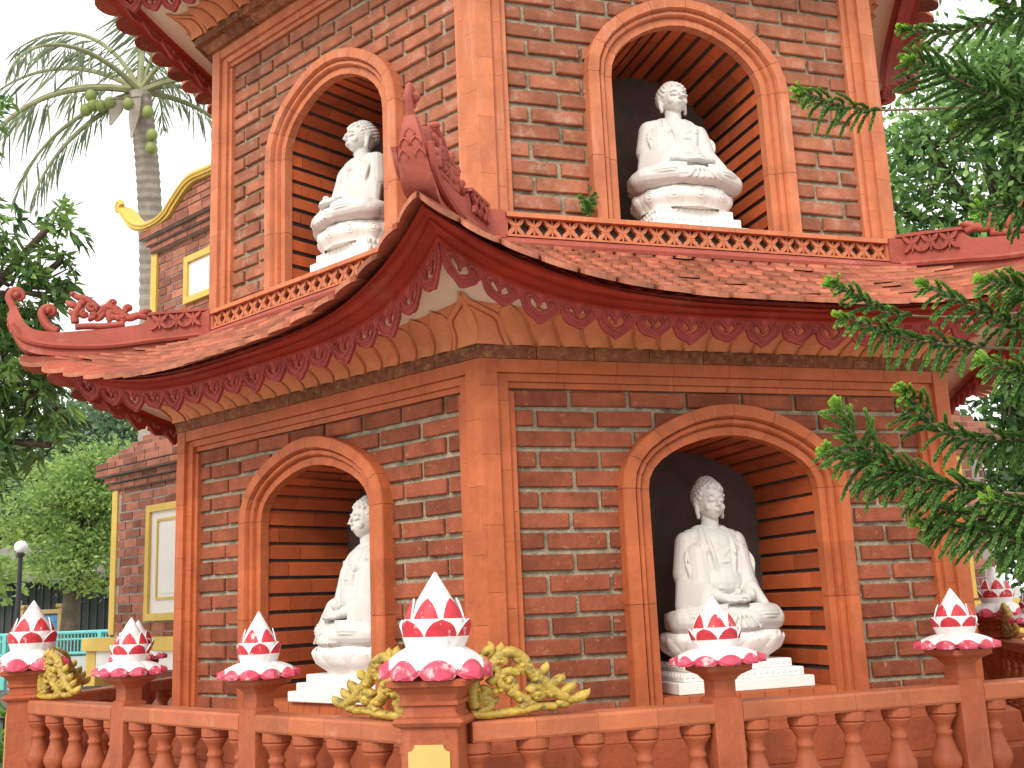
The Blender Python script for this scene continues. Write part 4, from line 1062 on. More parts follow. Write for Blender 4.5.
L_DARK = leafmat('dark_leaf', (.018, .06, .022), (.12, .26, .06), .3)
def gbase(p, dx=0, dy=0): return (p[0]+dx, p[1]+dy, GZ)

# mango-like tree close on the left
bl = [pxb(-30, 215, 6.3, 62, 48), pxb(50, 225, 6.4, 32, 28), pxb(10, 290, 6.4, 68, 45), pxb(62, 260, 6.5, 22, 24), pxb(-10, 370, 6.4, 72, 55), pxb(40, 395, 6.5, 45, 45), pxb(50, 445, 6.4, 36, 26), pxb(-5, 450, 6.3, 38, 42), pxb(-100, 330, 6.8, 90, 120), pxb(-12, 130, 6.5, 22, 40), pxb(-60, 480, 6.6, 50, 50)]
blob_tree('mango_tree', 'dark glossy long-leaved tree close on the left, behind the upturned eave tip', 'tree', gbase(at(-330, 600, 7.2)), .10, bl, L_MANGO, .115, .034, 760, 15, .08, .8, whorl=True, dirbias=(0, 0, -.35), tintv=(0, .75))
# light feathery trees further off
lt = [pxb(75, 500, 17, 50, 14, 60), pxb(35, 530, 17.5, 38, 12, 50), pxb(95, 540, 17, 42, 16, 50), pxb(60, 565, 16.5, 36, 14, 45), pxb(110, 465, 17, 36, 20, 45), pxb(130, 500, 17, 30, 20, 45), pxb(100, 585, 17, 24, 9, 35), pxb(60, 475, 18, 30, 10, 40)]
blob_tree('rain_tree', 'light green feathery tree in flat layers behind the lamp on the left', 'tree', gbase(at(62, 640, 17)), .20, lt, L_LIGHT, .11, .05, 460, 34, .26, .2, flat=.28, tintv=(.2, 1))
blob_tree('rain_tree', 'bright green low bough entering from the left edge above the blue notice board', 'tree', gbase(at(-60, 650, 13)), .14, [pxb(-12, 585, 14.5, 26, 12), pxb(-50, 565, 14.5, 40, 26)], L_LIGHT, .13, .07, 90, 34, .18, .2, flat=.5, tintv=(.4, 1))
far = [pxb(10, 480, 26, 70, 50), pxb(100, 440, 27, 70, 45), pxb(60, 540, 25, 90, 45), pxb(-60, 480, 26, 80, 80), pxb(160, 500, 27, 60, 60), pxb(40, 590, 25, 60, 22), pxb(130, 400, 28, 40, 30)]
blob_tree('shade_tree', 'tall hazy dark green tree farthest away at the left, behind the feathery one', 'tree', gbase(at(20, 640, 26)), .35, far, L_FAR, .26, .13, 520, 42, .42, .2, tintv=(0, .9))
# trees on the right
rt = [pxb(930, 150, 12, 60, 55), pxb(1000, 90, 12, 62, 50), pxb(1040, 180, 12, 50, 50), pxb(905, 215, 12.3, 34, 40), pxb(975, 225, 12, 48, 26), pxb(1090, 90, 12.5, 80, 90), pxb(960, 60, 12.5, 36, 22), pxb(900, 255, 12.4, 50, 40), pxb(1010, 50, 12, 40, 22), pxb(1120, 240, 12.5, 80, 80)]
blob_tree('broadleaf_tree', 'tall leafy tree with sky gaps behind the upper right corner post', 'tree', gbase(at(1080, 640, 12.4)), .22, rt, L_RIGHT, .15, .07, 620, 26, .17, .4, tintv=(.0, 1))
rt2 = [pxb(1010, 400, 10.5, 40, 60), pxb(1060, 500, 10, 60, 70), pxb(1020, 560, 10.5, 26, 50), pxb(1000, 470, 11, 40, 40), pxb(1100, 380, 10.5, 70, 70), pxb(1010, 330, 11, 50, 30)]
blob_tree('broadleaf_tree', 'dark leafy tree low on the right, between the brick annex and the pine boughs', 'tree', gbase(at(1085, 640, 10.5)), .16, rt2, L_DARK, .13, .06, 320, 26, .15, .4, tintv=(0, 1))

# ------------------------------------------------------------------ coconut palm
P0 = at(152, 320, 13); P1 = at(140, 92, 13)
palm = empty('coconut_palm', gbase(P0)); tag(palm, 'coconut palm with green nuts and ringed grey trunk rising behind the brick annex', 'palm')
B = np.array(gbase(P0), float)
PTR = mat('palm_trunk', (.30, .26, .22), .95, nscale=4, namt=.3, bump=1, bscale=18)
mb = MB(); pth = spline([B, B*.5+P0*.5+np.array([.05, 0, 0]), P0, P0*.45+P1*.55+np.array([.05, 0, 0]), P1], 26)
rr = []; 
for i, p in enumerate(pth):
    f = i/(len(pth)-1); rr.append((.165-.035*f)*(1+(.05 if i % 2 else -.035)))
tube(mb, [p-B for p in pth], rr, 14); mb.build('trunk', PTR, palm)
L_PALM = leafmat('palm_leaflet', (.09, .13, .08), (.34, .42, .24), .45)  # greens lightened, haze and glare put into the leaf colour
STALK = mat('palm_stalk', (.25, .26, .14), .7)
crown = P1-B
def frond(azd, el, L, dro, dry=False, nl=46):
    azd += rng.uniform(-8, 8); dro *= rng.uniform(.8, 1.3)
    az = R_(azd); fw = Rt0*math.cos(az)+np.array([math.sin(YAW), math.cos(YAW), 0])*math.sin(az)
    pts = []; p = crown.copy(); a = R_(el); n = 22
    for i in range(n+1):
        pts.append(p.copy()); p = p+(fw*math.cos(a)+np.array([0, 0, 1])*math.sin(a))*L/n; a -= R_(dro)/n*(1+i/n)
    mb = MB(); tube(mb, pts, [.035*(1-.85*i/n)+.004 for i in range(n+1)], 6)
    o = mb.build('frond', STALK, palm); lv = Leaves()
    sd = np.cross(fw, (0, 0, 1)); idx = np.linspace(3.5, n-.3, nl)
    for s_ in (-1, 1):
        c = np.array([[np.interp(q, range(n+1), [p[k] for p in pts]) for k in range(3)] for q in idx])
        tg = np.array([pts[min(n, int(q)+1)]-pts[int(q)] for q in idx]); tg /= np.linalg.norm(tg, axis=1, keepdims=True)
        d = tg*.5+sd*s_*.55+np.array([0, 0, -.75])+rng.normal(size=(nl, 3))*.13
        ll = L*.24*np.sin(np.linspace(.35, 2.9, nl))*rng.uniform(.7, 1.15, nl)
        keep = rng.uniform(size=nl) > (.68 if dry else .42)
        if keep.sum() > 0: lv.add(c[keep], d[keep], ll[keep], .030, np.clip(rng.uniform(.1, .9, keep.sum()), 0, 1), .15, .9)
    lv.build('leaflets', L_PALM, o)
for a in ((178, 20, 2.6, 60, 0), (150, 62, 2.8, 55, 0), (205, 5, 2.3, 55, 0), (190, -30, 2.0, 35, 0), (120, 80, 2.6, 30, 0), (60, 76, 2.3, 45, 0), (10, 40, 1.8, 80, 0), (-10, 15, 1.7, 70, 1), (30, 8, 1.8, 60, 0), (90, 60, 1.8, 70, 0), (240, 30, 2.0, 85, 0), (165, 38, 2.4, 60, 1), (330, 50, 1.6, 80, 0), (100, 85, 1.6, 15, 0), (172, -8, 2.2, 50, 1), (45, 35, 1.8, 75, 0)): frond(*a)
NUT = mat('coconut_green', (.22, .27, .08), .5, nscale=8, namt=.2)
for (u, v) in ((91, 96), (93, 105), (86, 110), (101, 106), (110, 103), (152, 135), (151, 148), (128, 104), (148, 112)):
    mb = MB(); sphere(mb, (0, 0, 0), (.068, .068, .08), 12, 8); o = mb.build('coconut', NUT, palm, smooth=True); o.location = tuple(at(u, v, 12.75)-B)
for (u0, v0, u1, v1, w) in ((136, 92, 131, 138, .10), (120, 97, 110, 125, .12), (140, 96, 104, 100, .05)):
    mb = MB(); a = at(u0, v0, 12.8)-B; b = at(u1, v1, 12.6)-B; sd = Rt0*w
    mb.grid([[a-sd*.5, a+sd*.5+Fw*.05], [(a+b)/2-sd*.6, (a+b)/2+sd*.5+Fw*.05], [b-sd*.1, b+sd*.1]])
    mb.grid([[a-sd*.5+Fw*.02, a+sd*.5+Fw*.07], [(a+b)/2-sd*.6+Fw*.02, (a+b)/2+sd*.5+Fw*.07], [b-sd*.1+Fw*.02, b+sd*.1+Fw*.02]])
    mb.build('dry_sheath', PTR, palm)

# ------------------------------------------------------------------ brick annex buildings
def brick_sheet(mb, P, s0, s1, z0, z1, off, cut=None, pitch=.0745, bl=.20, seed=1):
    """P(s, off, z); laid bricks with mortar behind, leaving the rectangle cut free"""
    rr = random.Random(seed)
    mb.prism([P(s0, off-.12, z0), P(s1, off-.12, z0), P(s1, off-.006, z0), P(s0, off-.006, z0)], [P(s0, off-.12, z1), P(s1, off-.12, z1), P(s1, off-.006, z1), P(s0, off-.006, z1)], mi=1)
    z = z0; r = 0
    while z < z1-.02:
        zt_ = min(z1, z+pitch)-.013; s = s0-(.5*bl if r % 2 else 0)-rr.uniform(0, .03)
        while s < s1:
            l = bl*rr.choice((1, 1, 1, .55)); a, b = max(s, s0), min(s+l, s1)
            if b-a > .03 and not (cut and b > cut[0] and a < cut[1] and zt_ > cut[2] and z < cut[3]):
                o = off+rr.uniform(-.003, .004); j = rr.uniform(-.004, .004)
                mb.prism([P(a, off-.05, z+j), P(b, off-.05, z+j), P(b, o, z+j), P(a, o, z+j)], [P(a, off-.05, zt_), P(b, off-.05, zt_), P(b, o, zt_), P(a, o, zt_)], tint=rr.random())
            s += l+.012
        z += pitch; r += 1
def bar(mb, P, s0, s1, z0, z1, o0, o1, **k):
    mb.prism([P(s0, o0, z0), P(s1, o0, z0), P(s1, o1, z0), P(s0, o1, z0)], [P(s0, o0, z1), P(s1, o0, z1), P(s1, o1, z1), P(s0, o1, z1)], **k)
def annex(x, y, ang, W, D, mirror, label, tall=True, strip=-.012, cs=0, cz=0):
    """origin at the foot of its outer front edge"""
    root = empty('brick_annex', (x, y, GZ)); tag(root, label, 'building', 'brick annexes behind the pagoda')
    n = np.array([math.cos(R_(ang)), math.sin(R_(ang))]); t = np.array([-n[1], n[0]])
    sg = -1 if mirror else 1
    def P(s, o, z): q = n*o+t*(s*sg); return (q[0], q[1], z-GZ)
    def PL(s, o, z): return P(-o, -s, z)       # the flank: s runs backwards, o outwards
    mb = MB()
    brick_sheet(mb, P, 0, W, GZ, 2.33, 0, seed=3); brick_sheet(mb, PL, .0, D, GZ, 2.33, 0, seed=4)
    if tall: brick_sheet(mb, P, -.02, W, 2.70, 4.50, -.32, seed=5); brick_sheet(mb, PL, .34, D, 2.70, 4.50, .02, seed=6)
    o = mb.build('wall', [OBRICK, OMORT], root, recalc=True)
    # corbelled eave courses then the stepped slope
    mb = MB()
    lay = [(2.302, 2.355, .03), (2.357, 2.41, .06), (2.412, 2.468, .115), (2.47, 2.53, .115), (2.532, 2.59, .05), (2.592, 2.65, -.02), (2.652, 2.71, -.09), (2.712, 2.77, -.16), (2.772, 2.83, -.23)]
    lay2 = [(4.452, 4.51, .03), (4.512, 4.57, .06), (4.572, 4.64, .105)]
    for L_, o0 in ((lay, 0), (lay2, -.30))[:2 if tall else 1]:
        for k, (z0, z1, pr) in enumerate(L_):
            rr = random.Random(k); s = -pr-(-.02 if o0 else 0); e = W+.1
            bar(mb, P, s+.004, e, z0, z1-.004, -D, o0+pr-.008, mi=1)
            while s < e:
                l = .20*rr.choice((1, 1, .6)); bar(mb, P, s, min(s+l, e), z0+.004, z1-.009, o0+pr-.15, o0+pr+rr.uniform(0, .005), tint=rr.random()); s += l+.010
            q = 0
            while q < D:
                l = .20; yb = -(o0+pr)+q
                bar(mb, lambda a, b, c: P(-a, b, c), pr-.1+(-.02 if o0 else 0), pr+.003+(-.02 if o0 else 0), z0+.004, z1-.009, -yb-l, -yb-.001, tint=rr.random()); q += l+.01
    if tall:
        for z0, z1, s0 in ((4.642, 4.70, .26), (4.702, 4.765, .46), (4.767, 4.83, .60), (4.832, 4.875, .74)):
            s = s0
            while s < W: l = .2; bar(mb, P, s, min(s+l, W), z0+.003, z1-.008, -.5, -.23, tint=random.random()); s += l+.01
            bar(mb, P, s0+.01, W, z0, z1, -1.2, -.24, mi=1)
    mb.build('corbelled_eave', [OBRICK, OMORT], root, recalc=True)
    mb = MB()
    bar(mb, P, strip, strip+.087, 1.12, 2.30, -.05, .014)
    if tall: bar(mb, P, -.045, .05, 2.85, 4.45, -.37, -.300)
    bar(mb, P, -.20, W, 1.0, 1.10, -.1, .14); bar(mb, P, -.20, -.04, .3, 1.0, -.1, .10)
    mb.build('yellow_trim', YELLOW, root, recalc=True)
    mb = MB(); bar(mb, P, -.03, W, .86, .998, -.1, .10); mb.build('white_band', CREAM, root, recalc=True)
    for (a, b, z0, z1, o) in ((.58, 1.32, 1.22, 2.12, .0), (.53, 1.10, 3.86, 4.28, -.32))[:2 if tall else 1]:
        mb = MB(); w = .055
        for (p, q, r, s_) in ((a, b, z0, z0+w), (a, b, z1-w, z1), (a, a+w, z0+w, z1-w), (b-w, b, z0+w, z1-w)): bar(mb, P, p, q, r, s_, o-.05, o+.035)
        f = mb.build('window', YELLOW, root, recalc=True)
        mb = MB(); bar(mb, P, a+w, b-w, z0+w, z1-w, o-.05, o+.012); 
        if o == 0:
            c0, c1, d0, d1 = a+w+.09, b-w-.09, z0+w+.10, z1-w-.06
            for (p, q, r, s_) in ((c0, c1, d0, d0+.02), (c0, c1, d1-.02, d1), (c0, c0+.02, d0+.02, d1-.02), (c1-.02, c1, d0+.02, d1-.02)): bar(mb, P, p, q, r, s_, o, o+.022, mi=1)
            bar(mb, P, c0+.05, c1-.05, d0+.05, d1-.05, o, o+.018)
        mb.build('shutter_panel', [CREAM, YELLOW], f, recalc=True)
    if True:
        mb = MB()
        top = spline([(-.52, 5.05), (-.40, 4.98), (-.22, 4.82), (-.03, 4.74), (.15, 4.72), (.30, 4.76), (.43, 4.84), (.69, 4.965), (1.03, 4.955), (1.4, 4.94)], 6)
        bot = spline([(-.50, 4.98), (-.42, 4.90), (-.27, 4.75), (-.06, 4.655), (.18, 4.64), (.38, 4.67), (.52, 4.76), (.74, 4.87), (1.03, 4.865), (1.4, 4.85)], 6)
        if not tall: return root
        top = [(a[0]+cs, a[1]+cz) for a in top]; bot = [(a[0]+cs, a[1]+cz) for a in bot]
        rows = []
        for a, b in zip(top, bot): rows.append([P(b[0], -.33, b[1]), P(b[0], -.20, b[1]), P(b[0]*.5+a[0]*.5, -.185, (a[1]+b[1])/2+.01), P(a[0], -.20, a[1]), P(a[0], -.33, a[1])])
        mb.grid([r+[r[0]] for r in rows]); mb.add(rows[0], [(0, 1, 2, 3, 4)]); mb.add(rows[-1], [(0, 1, 2, 3, 4)])
        for q in (.3, .62): tube(mb, [P(a[0]*q+b[0]*(1-q), -.185, a[1]*q+b[1]*(1-q)) for a, b in zip(top, bot)], .012, 5)
        sp = spiral2(-.475+cs, 5.01+cz, .055, 1.4, 0, 1); tube(mb, [P(a, -.20, b) for a, b in sp], .026, 7)
        mb.build('roof_scroll', YELLOW, root, recalc=True)
    return root
P0a = at(110, 640, 8.8)
annex(P0a[0], P0a[1], -120, 2.6, 2.4, False, 'weathered brick annex at the left, yellow corner strips and a yellow scroll on its roof')
P0b = at(1000, 600, 8.9)
annex(P0b[0], P0b[1], -60, 2.6, 2.2, True, 'second brick annex, glimpsed at the right behind the pine boughs', tall=False, strip=.23, cs=.12, cz=-2.12)

# ------------------------------------------------------------------ things far left
DMET = mat('dark_metal', (.035, .035, .04), .5, nscale=8, namt=.2)
GLOBE = mat('lamp_globe', (.80, .82, .84), .35, nscale=3, namt=.03)
p = at(21, 547, 11.5); lamp = empty('street_lamp', (p[0], p[1], GZ)); tag(lamp, 'dark street lamp with one round white globe, in front of the feathery tree', 'street lamp')
mb = MB(); h = p[2]-GZ; lathe(mb, [(.11, 0), (.11, .12), (.05, .2), (.04, .6), (.045, .62), (.03, .64), (.024, h-.11), (.04, h-.10), (.045, h-.075), (.03, h-.055)], n=12); mb.build('pole', DMET, lamp)
mb = MB(); sphere(mb, (0, 0, h), .068, 18, 12); mb.build('globe', GLOBE, lamp, smooth=True)
# dark hall behind
WALLG = mat('grey_wall', (.055, .065, .065), .9, nscale=1.2, namt=.3, dirt=((.16, .16, .14), 1.2, .55, .2, .5)); ROOFG = mat('sheet_roof', (.22, .20, .18), .7, nscale=2, namt=.2)
q0 = at(-60, 640, 20); q1 = at(140, 634, 19); d = (q1-q0)[:2]; W = np.linalg.norm(d); ang = math.atan2(d[1], d[0])
hall = empty('hall', (q0[0], q0[1], GZ), ang); tag(hall, 'low dark grey hall with a sheet-metal roof under the trees at the far left', 'building')
mb = MB(); box(mb, (W/2, 2, 1.2), (W, 4, 2.4)); 
for k in range(26): box(mb, (W*(k+.5)/26, -.015, 1.2), (.03, .03, 2.3), tint=.9)
mb.build('wall', WALLG, hall)
mb = MB(); rows = []
for zz, y in ((2.38, -.7), (3.2, 1.6), (2.5, 4.4)): rows.append([(W*k/160-.0, y, zz+(.02 if k % 2 else 0)) for k in range(161)])
mb.grid(rows); mb.build('roof', ROOFG, hall)
mb = MB(); box(mb, (W/2, -.04, .55), (W, .05, .10)); mb.build('ledge', mat('ledge_brown', (.22, .13, .09), .8), hall)
# notice board
BLUE = mat('board_blue', (.06, .22, .42), .5, nscale=2, namt=.5, dirt=((.45, .55, .60), 1.7, .55, .2, .7)); OCH = mat('ochre_wood', (.42, .30, .14), .7)
q = at(41, 640, 17.5); nb_ = empty('notice_board', (q[0], q[1], GZ), ang); tag(nb_, 'blue notice board between two ochre posts, against the dark hall', 'notice board')
mb = MB(); box(mb, (0, 0, 1.35), (.62, .05, .85), 0, .01); mb.build('panel', BLUE, nb_)
for s_ in (-1, 1):
    mb = MB(); box(mb, (s_*.37, 0, .95), (.09, .09, 1.9), 0, .008); box(mb, (s_*.37, 0, 1.93), (.14, .14, .06), 0, .01); mb.build('post', OCH, nb_)
mb = MB(); box(mb, (0, 0, 1.84), (.64, .06, .07), 0, .006); mb.build('top_rail', OCH, nb_)
# turquoise railing
TEAL = mat('turquoise_paint', (.14, .50, .48), .5, nscale=6, namt=.1)
q0 = at(-40, 640, 12); q1 = at(150, 636, 11.4); d = (q1-q0)[:2]; W = np.linalg.norm(d); ang2 = math.atan2(d[1], d[0]); 
fn = empty('railing', (q0[0], q0[1], GZ), ang2); tag(fn, 'turquoise painted metal railing running behind the left corner lotus', 'railing')
zt2 = at(60, 633, 11.8)[2]-GZ; zb2 = at(60, 656, 11.8)[2]-GZ
mb = MB()
for z, r in ((zt2, .02), (zb2+.03, .016), (zt2-.07, .012)): tube(mb, [(0, 0, z), (W, 0, z)], r, 8)
for k in range(56): tube(mb, [(W*(k+.5)/56, 0, zb2+.03), (W*(k+.5)/56, 0, zt2-.02)], .0075, 6)
mb.build('bars', TEAL, fn)
for k in range(5):
    mb = MB(); box(mb, (W*k/4, 0, zt2/2), (.05, .05, zt2), 0, .004); mb.build('post', TEAL, fn)
# pale kerb wall under it
PALE = mat('pale_concrete', (.46, .50, .48), .8, nscale=1.5, namt=.15, dirt=((.25, .26, .24), 2, .55, .2, .6))
mb = MB(); box(mb, (W/2, .12, zb2/2-.0), (W, .2, zb2-.02)); tag(mb.build('low_wall', PALE), 'pale concrete wall under the turquoise railing', 'wall'); o = bpy.data.objects['low_wall']; o.location = (q0[0], q0[1], GZ); o.rotation_euler = (0, 0, ang2)
# dark stone wall nearer, below the railing
STONE = mat('dark_stone', (.10, .11, .10), .95, (.5, 1.5), nscale=5, namt=.4, bump=1, bscale=9)
qa = at(-60, 700, 8.2); qb = at(100, 690, 8.2); d = (qb-qa)[:2]; W = np.linalg.norm(d); an = math.atan2(d[1], d[0])
mb = MB(); rr = random.Random(9); z = 0
while z < 1.05:
    x = rr.uniform(-.2, 0); hh = rr.uniform(.12, .2)
    while x < W:
        l = rr.uniform(.16, .34); e = [rr.uniform(-.02, .02) for _ in range(8)]
        bt = [(x+.01+e[0], e[1]-.05, z), (x+l-.01+e[2], e[1]-.05, z), (x+l, .25, z), (x, .25, z)]; tp_ = [(x+.02, e[4], z+hh-.01), (x+l-.02, e[5], z+hh-.01+e[6]*.4), (x+l, .25, z+hh), (x, .25, z+hh)]
        mb.prism(bt, tp_, tint=rr.random()); x += l
    z += hh
o = mb.build('rubble_wall', STONE, recalc=True); o.location = (qa[0], qa[1], GZ); o.rotation_euler = (0, 0, an); tag(o, 'dark rubble stone wall low at the left, under the railing', 'wall')
# flowering plant in the left corner with low iron hoops
L_FL = leafmat('garden_leaf', (.03, .10, .02), (.16, .34, .05), .35); FLR = mat('flower_red', (.65, .05, .03), .5); FLY = mat('flower_yellow', (.75, .50, .03), .5); FLP = mat('flower_pink', (.75, .12, .20), .5)
q = at(3, 690, 5.6)
pl = empty('flowering_plant', (q[0]-.1, q[1], GZ)); tag(pl, 'bushy garden plant with red, yellow and pink blooms at the left edge', 'plant')
lv = Leaves(); n = 900; c = rng.normal(size=(n, 3))*np.array([.16, .16, .28])+np.array([0, 0, .62]); c[:, 2] = np.clip(c[:, 2], .05, 1.22); dd = rng.normal(size=(n, 3))+np.array([0, 0, .6]); lv.add(c, dd, .11, .035, rng.uniform(0, 1, n), .2, .6); lv.build('foliage', L_FL, pl)
mb = MB()
for k in range(14): x, y = random.uniform(-.2, .2), random.uniform(-.2, .2); tube(mb, [(x*.3, y*.3, 0), (x*.7, y*.7, .5), (x, y, 1.0)], [.012, .009, .005], 5)
mb.build('stem', BARK, pl)
for (u, v, m_) in ((4, 662, FLR), (2, 667, FLY), (11, 670, FLY), (13, 722-5, FLP), (9, 728, FLP), (-8, 690, FLR), (-14, 672, FLY)):
    pp = at(u, v, 5.5)-np.array([q[0]-.1, q[1], GZ]); mb = MB()
    for k in range(6):
        a = k*pi/3; e = np.array([math.cos(a), .3, math.sin(a)])*.028
        mb.grid([[pp, pp+e*.5+np.array([.008, 0, -.01])], [pp+e*.5-np.array([.008, 0, -.01]), pp+e]])
    sphere(mb, pp, .008, 6, 4); mb.build('bloom', m_, pl)

# small weed rooted on the parapet
wq = at(588, 219, 3.72)
q = facept(-60, AP2)(-.50, .02, 2.682)
wd_ = empty('weed', q); wd_.scale = (1.5, 1.5, 1.5); tag(wd_, 'small green weed sprouting on the parapet beside the upper right niche', 'plant')
mb = MB(); lv = Leaves()
for k in range(11):
    a = random.uniform(0, 2*pi); l = random.uniform(.04, .085); e = np.array([math.cos(a)*.4, math.sin(a)*.25-.15, 1]); e = e/np.linalg.norm(e)*l
    tube(mb, [(0, 0, 0), e*.6+np.array([0, -.004, 0]), e], .0012, 4)
    m_ = 7; f = rng.uniform(.3, 1.05, m_)[:, None]; lv.add(e[None]*f, rng.normal(size=(m_, 3))+np.array([0, -.3, .3]), .017, .011, rng.uniform(.2, 1, m_))
mb.build('stem', L_FL, wd_); lv.build('leaf', L_FL, wd_)
bpy.data.objects[-1] if False else None

# ------------------------------------------------------------------ pine (araucaria) on the right, boughs reaching across
NEED = leafmat('pine_needle', (.055, .15, .045), (.40, .66, .10), .25, .45)
PGRN = mat('pine_green_shoot', (.06, .13, .035), .6)
TWIG = mat('pine_twig', (.24, .17, .11), .85, nscale=20, namt=.3)
TB = at(1290, 620, 3.1); TB[2] = GZ
pine = empty('pine_tree', tuple(TB)); tag(pine, 'araucaria pine at the right edge, rope-like green boughs crossing in front of the pagoda', 'tree')
mb = MB(); tube(mb, [(0, 0, 0), (.02, 0, 1.5), (0, .02, 3.2), (.02, 0, 5.2)], [.085, .07, .05, .02], 12); mb.build('trunk', BARK, pine, smooth=True)
def bough(ctrl, fol, Lb=.11, dens=.0085, rows=4, drp=.5, r0=.006, tuft=0, tipg=1.0):
    """ctrl: (u,v,depth) from the trunk side to the tip; fol: (f0,f1,...) leafy spans as fractions of length"""
    pts = spline([at(*c)-TB for c in ctrl], 14); P = np.array(pts); seg = np.linalg.norm(np.diff(P, axis=0), axis=1); S = np.concatenate([[0], np.cumsum(seg)]); Lt = S[-1]
    mb = MB(); st = [np.array([np.interp(s, S, P[:, k]) for k in range(3)]) for s in np.linspace(0, Lt, 60)]
    tube(mb, st, [r0*(1-.55*i/59) for i in range(60)], 7)
    o = mb.build('bough', TWIG, pine, smooth=True)
    lv = Leaves(); tw = MB(); up = np.array([0, 0, 1.])
    def rope(p, d, L, curve, g0, g1, rad=.0072):
        n = max(4, int(L/.0036)); q = p.copy(); a = d.copy(); pl_ = [q.copy()]; dl = [a.copy()]
        for i in range(n):
            a = a+curve*(1/n); a /= np.linalg.norm(a); q = q+a*(L/n); pl_.append(q.copy()); dl.append(a.copy())
        pl_, dl = np.array(pl_), np.array(dl); k = 7; m_ = len(pl_)
        r = rng.normal(size=(m_, k, 3)); dd = np.repeat(dl[:, None], k, 1); sd = np.cross(dd, r); sd /= np.linalg.norm(sd, axis=2, keepdims=True)
        dirs = dd*1.0+sd*.55; f = np.linspace(0, 1, m_)[:, None]; tn = np.clip(g0+(g1-g0)*f**2.0+rng.normal(size=(m_, k))*.09, 0, 1)
        ln = rad*1.75*(1-.35*f**3)*np.ones((m_, k))
        lv.add(np.repeat(pl_[:, None], k, 1).reshape(-1, 3), dirs.reshape(-1, 3), ln.reshape(-1), .0040, tn.reshape(-1), .1, 0)
        tube(tw, pl_[::3], .0024, 4, cap=False)
    for (f0, f1) in fol:
        s = f0*Lt; i = 0
        while s < f1*Lt:
            p = np.array([np.interp(s, S, P[:, k]) for k in range(3)]); e = np.array([np.interp(min(Lt, s+.02), S, P[:, k]) for k in range(3)]); b = np.array([np.interp(max(0, s-.02), S, P[:, k]) for k in range(3)])
            T = (e-b)/np.linalg.norm(e-b); sd = np.cross(T, up); sd /= np.linalg.norm(sd); u2 = np.cross(sd, T)
            rem = (Lt-s); span = f1*Lt-s if f1 < .99 else rem; env = min(1, .32+span/.16)*min(1, .45+(s-f0*Lt)/.06)
            r_ = i % rows; sg = 1 if r_ % 2 else -1; low = r_ >= 2
            d = T*rng.uniform(.55, .85)+sd*sg*rng.uniform(.45, .9)+u2*(-.45*drp-.2 if low else .45)+rng.normal(size=3)*.10
            d /= np.linalg.norm(d); L = Lb*env*rng.uniform(.75, 1.1)*(1 if low else .72)
            cv = T*.55+up*(-1.7*drp if low else -.55*drp)+sd*sg*(-.5)+rng.normal(size=3)*.18
            tipb = tipg*max(.30, 1-rem/.16) if f1 > .99 else .28
            rope(p, d, L, cv, .08+.15*tipb, .25+.75*tipb if not low else .18+.55*tipb)
            s += dens*rng.uniform(.8, 1.2)*(4/rows); i += 1
        if f1 > .99:
            for q in range(7): rope(P[-1]-T*.01, T+rng.normal(size=3)*.35, .03, up*.2, .6, 1)
    if tw.v: tw.build('twiglets', PGRN, o)
    lv.build('needles', NEED, o)
A = lambda *a, **k: bough(*a, **k)
A([(1190, 108, 3.0), (1040, 103, 2.9), (940, 108, 2.85), (860, 109, 2.8), (800, 92, 2.75)], [(.80, 1.0)], Lb=.095, drp=.9, r0=.0052)
A([(1230, 60, 3.0), (1100, 100, 2.9), (1030, 105, 2.7), (985, 92, 2.6), (950, 75, 2.55), (912, 60, 2.5)], [(.30, 1.0)], Lb=.15, dens=.0075, drp=.3, tipg=.45)
A([(1230, 150, 2.9), (1100, 120, 2.75), (1030, 112, 2.7), (960, 128, 2.6)], [(.35, 1.0)], Lb=.12, dens=.011, drp=.1, tipg=.3)
A([(1230, -10, 3.0), (1100, 0, 2.8), (1000, 20, 2.7), (950, 32, 2.7), (905, 30, 2.7)], [(.55, 1.0)], Lb=.085, drp=.4, tipg=.7)
A([(1230, -60, 3.0), (1120, -40, 2.8), (1040, 10, 2.6), (1000, 0, 2.5)], [(.3, 1.0)], Lb=.12, drp=.4, tipg=.4)
A([(1230, 330, 3.0), (1080, 312, 2.75), (960, 317, 2.6), (890, 313, 2.55), (862, 298, 2.55), (834, 284, 2.5)], [(.83, 1.0)], Lb=.060, drp=.5, r0=.005)
A([(1230, 390, 2.9), (1080, 355, 2.6), (960, 346, 2.5), (900, 336, 2.45), (870, 325, 2.4), (843, 316, 2.4)], [(.70, 1.0)], Lb=.085, drp=.9)
A([(1230, 300, 2.9), (1110, 330, 2.7), (1040, 335, 2.6), (985, 312, 2.5), (945, 295, 2.5), (925, 285, 2.5)], [(.35, 1.0)], Lb=.095, drp=.7, tipg=.8)
A([(1230, 250, 2.9), (1130, 290, 2.6), (1060, 300, 2.4), (1010, 285, 2.3), (985, 282, 2.3)], [(.35, 1.0)], Lb=.11, dens=.006, drp=.4, tipg=.8)
A([(1230, 500, 2.9), (1080, 497, 2.5), (960, 488, 2.4), (895, 468, 2.35), (858, 440, 2.3), (838, 408, 2.3)], [(.66, 1.0)], Lb=.115, dens=.0065, drp=.45, tipg=.9)
A([(1230, 520, 2.9), (1060, 500, 2.5), (930, 480, 2.4), (880, 470, 2.35), (828, 452, 2.35)], [(.78, 1.0)], Lb=.10, drp=.8, tipg=.9)
A([(1230, 450, 2.9), (1090, 438, 2.6), (1000, 440, 2.5), (950, 435, 2.45), (922, 412, 2.45), (905, 390, 2.4)], [(.50, 1.0)], Lb=.095, dens=.007, drp=.7, tipg=.8)
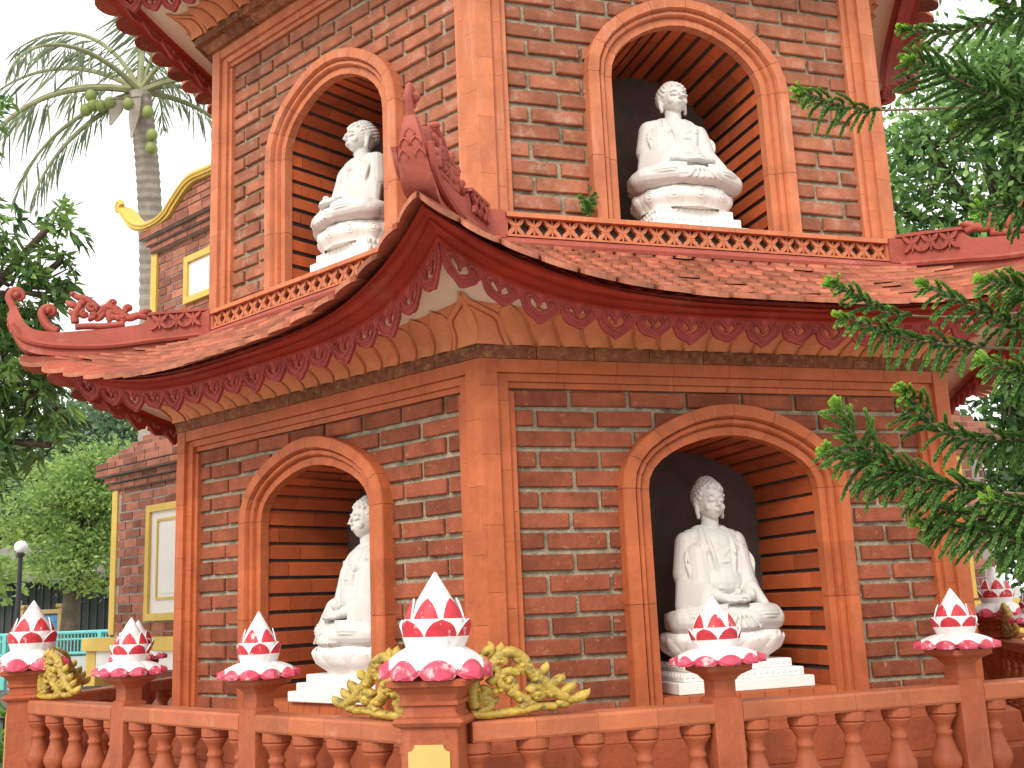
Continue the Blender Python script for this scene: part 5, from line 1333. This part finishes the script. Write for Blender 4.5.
A([(1230, 560, 2.8), (1090, 535, 2.5), (1000, 520, 2.4), (950, 512, 2.4), (915, 498, 2.4)], [(.42, 1.0)], Lb=.10, dens=.007, drp=.9, tipg=.7)
A([(1230, 600, 2.8), (1110, 575, 2.5), (1030, 545, 2.4), (960, 528, 2.4), (920, 524, 2.4)], [(.35, 1.0)], Lb=.095, dens=.007, drp=.8, tipg=.5)
A([(1230, 420, 2.8), (1120, 400, 2.5), (1060, 390, 2.4), (1010, 370, 2.3), (985, 362, 2.3)], [(.3, 1.0)], Lb=.10, dens=.006, drp=.6, tipg=.9)
A([(1230, 480, 2.8), (1110, 490, 2.5), (1040, 505, 2.4), (990, 500, 2.35)], [(.3, 1.0)], Lb=.10, dens=.007, drp=.6, tipg=.5)
A([(1230, 190, 2.9), (1120, 220, 2.7), (1050, 215, 2.6), (1005, 205, 2.5), (980, 212, 2.5)], [(.35, 1.0)], Lb=.10, dens=.006, drp=.8, tipg=.3)
# ------------------------------------------------------------------ light
wd = bpy.data.worlds.new('World'); sc.world = wd; wd.use_nodes = True; N = wd.node_tree.nodes; L = wd.node_tree.links
bg = N['Background']; sky = N.new('ShaderNodeTexSky'); sky.sky_type = 'NISHITA'; sky.sun_disc = False
SUN_EL, SUN_AZ = 37., 189.   # azimuth clockwise from +y
sky.sun_elevation = R_(SUN_EL); sky.sun_rotation = R_(SUN_AZ); sky.dust_density = 4; sky.air_density = 1.5
mx = N.new('ShaderNodeMix'); mx.data_type = 'RGBA'; mx.inputs['Factor'].default_value = .9; mx.inputs['B'].default_value = (11.6, 11.5, 11.3, 1)
L.new(sky.outputs[0], mx.inputs['A']); L.new(mx.outputs['Result'], bg.inputs['Color']); bg.inputs['Strength'].default_value = .115
sd = bpy.data.lights.new('sun', 'SUN'); so = bpy.data.objects.new('sun', sd); COL.objects.link(so)
sd.energy = 1.7; sd.angle = R_(18); sd.color = (1, .94, .84)
dirv = Vector((math.sin(R_(SUN_AZ))*math.cos(R_(SUN_EL)), math.cos(R_(SUN_AZ))*math.cos(R_(SUN_EL)), math.sin(R_(SUN_EL))))
so.rotation_euler = dirv.to_track_quat('Z', 'Y').to_euler()
sc.view_settings.view_transform = 'Standard'; sc.view_settings.look = 'None'; sc.view_settings.exposure = .38; sc.view_settings.gamma = 1
sc.cycles.max_bounces = 6; sc.cycles.diffuse_bounces = 4; sc.cycles.transparent_max_bounces = 8
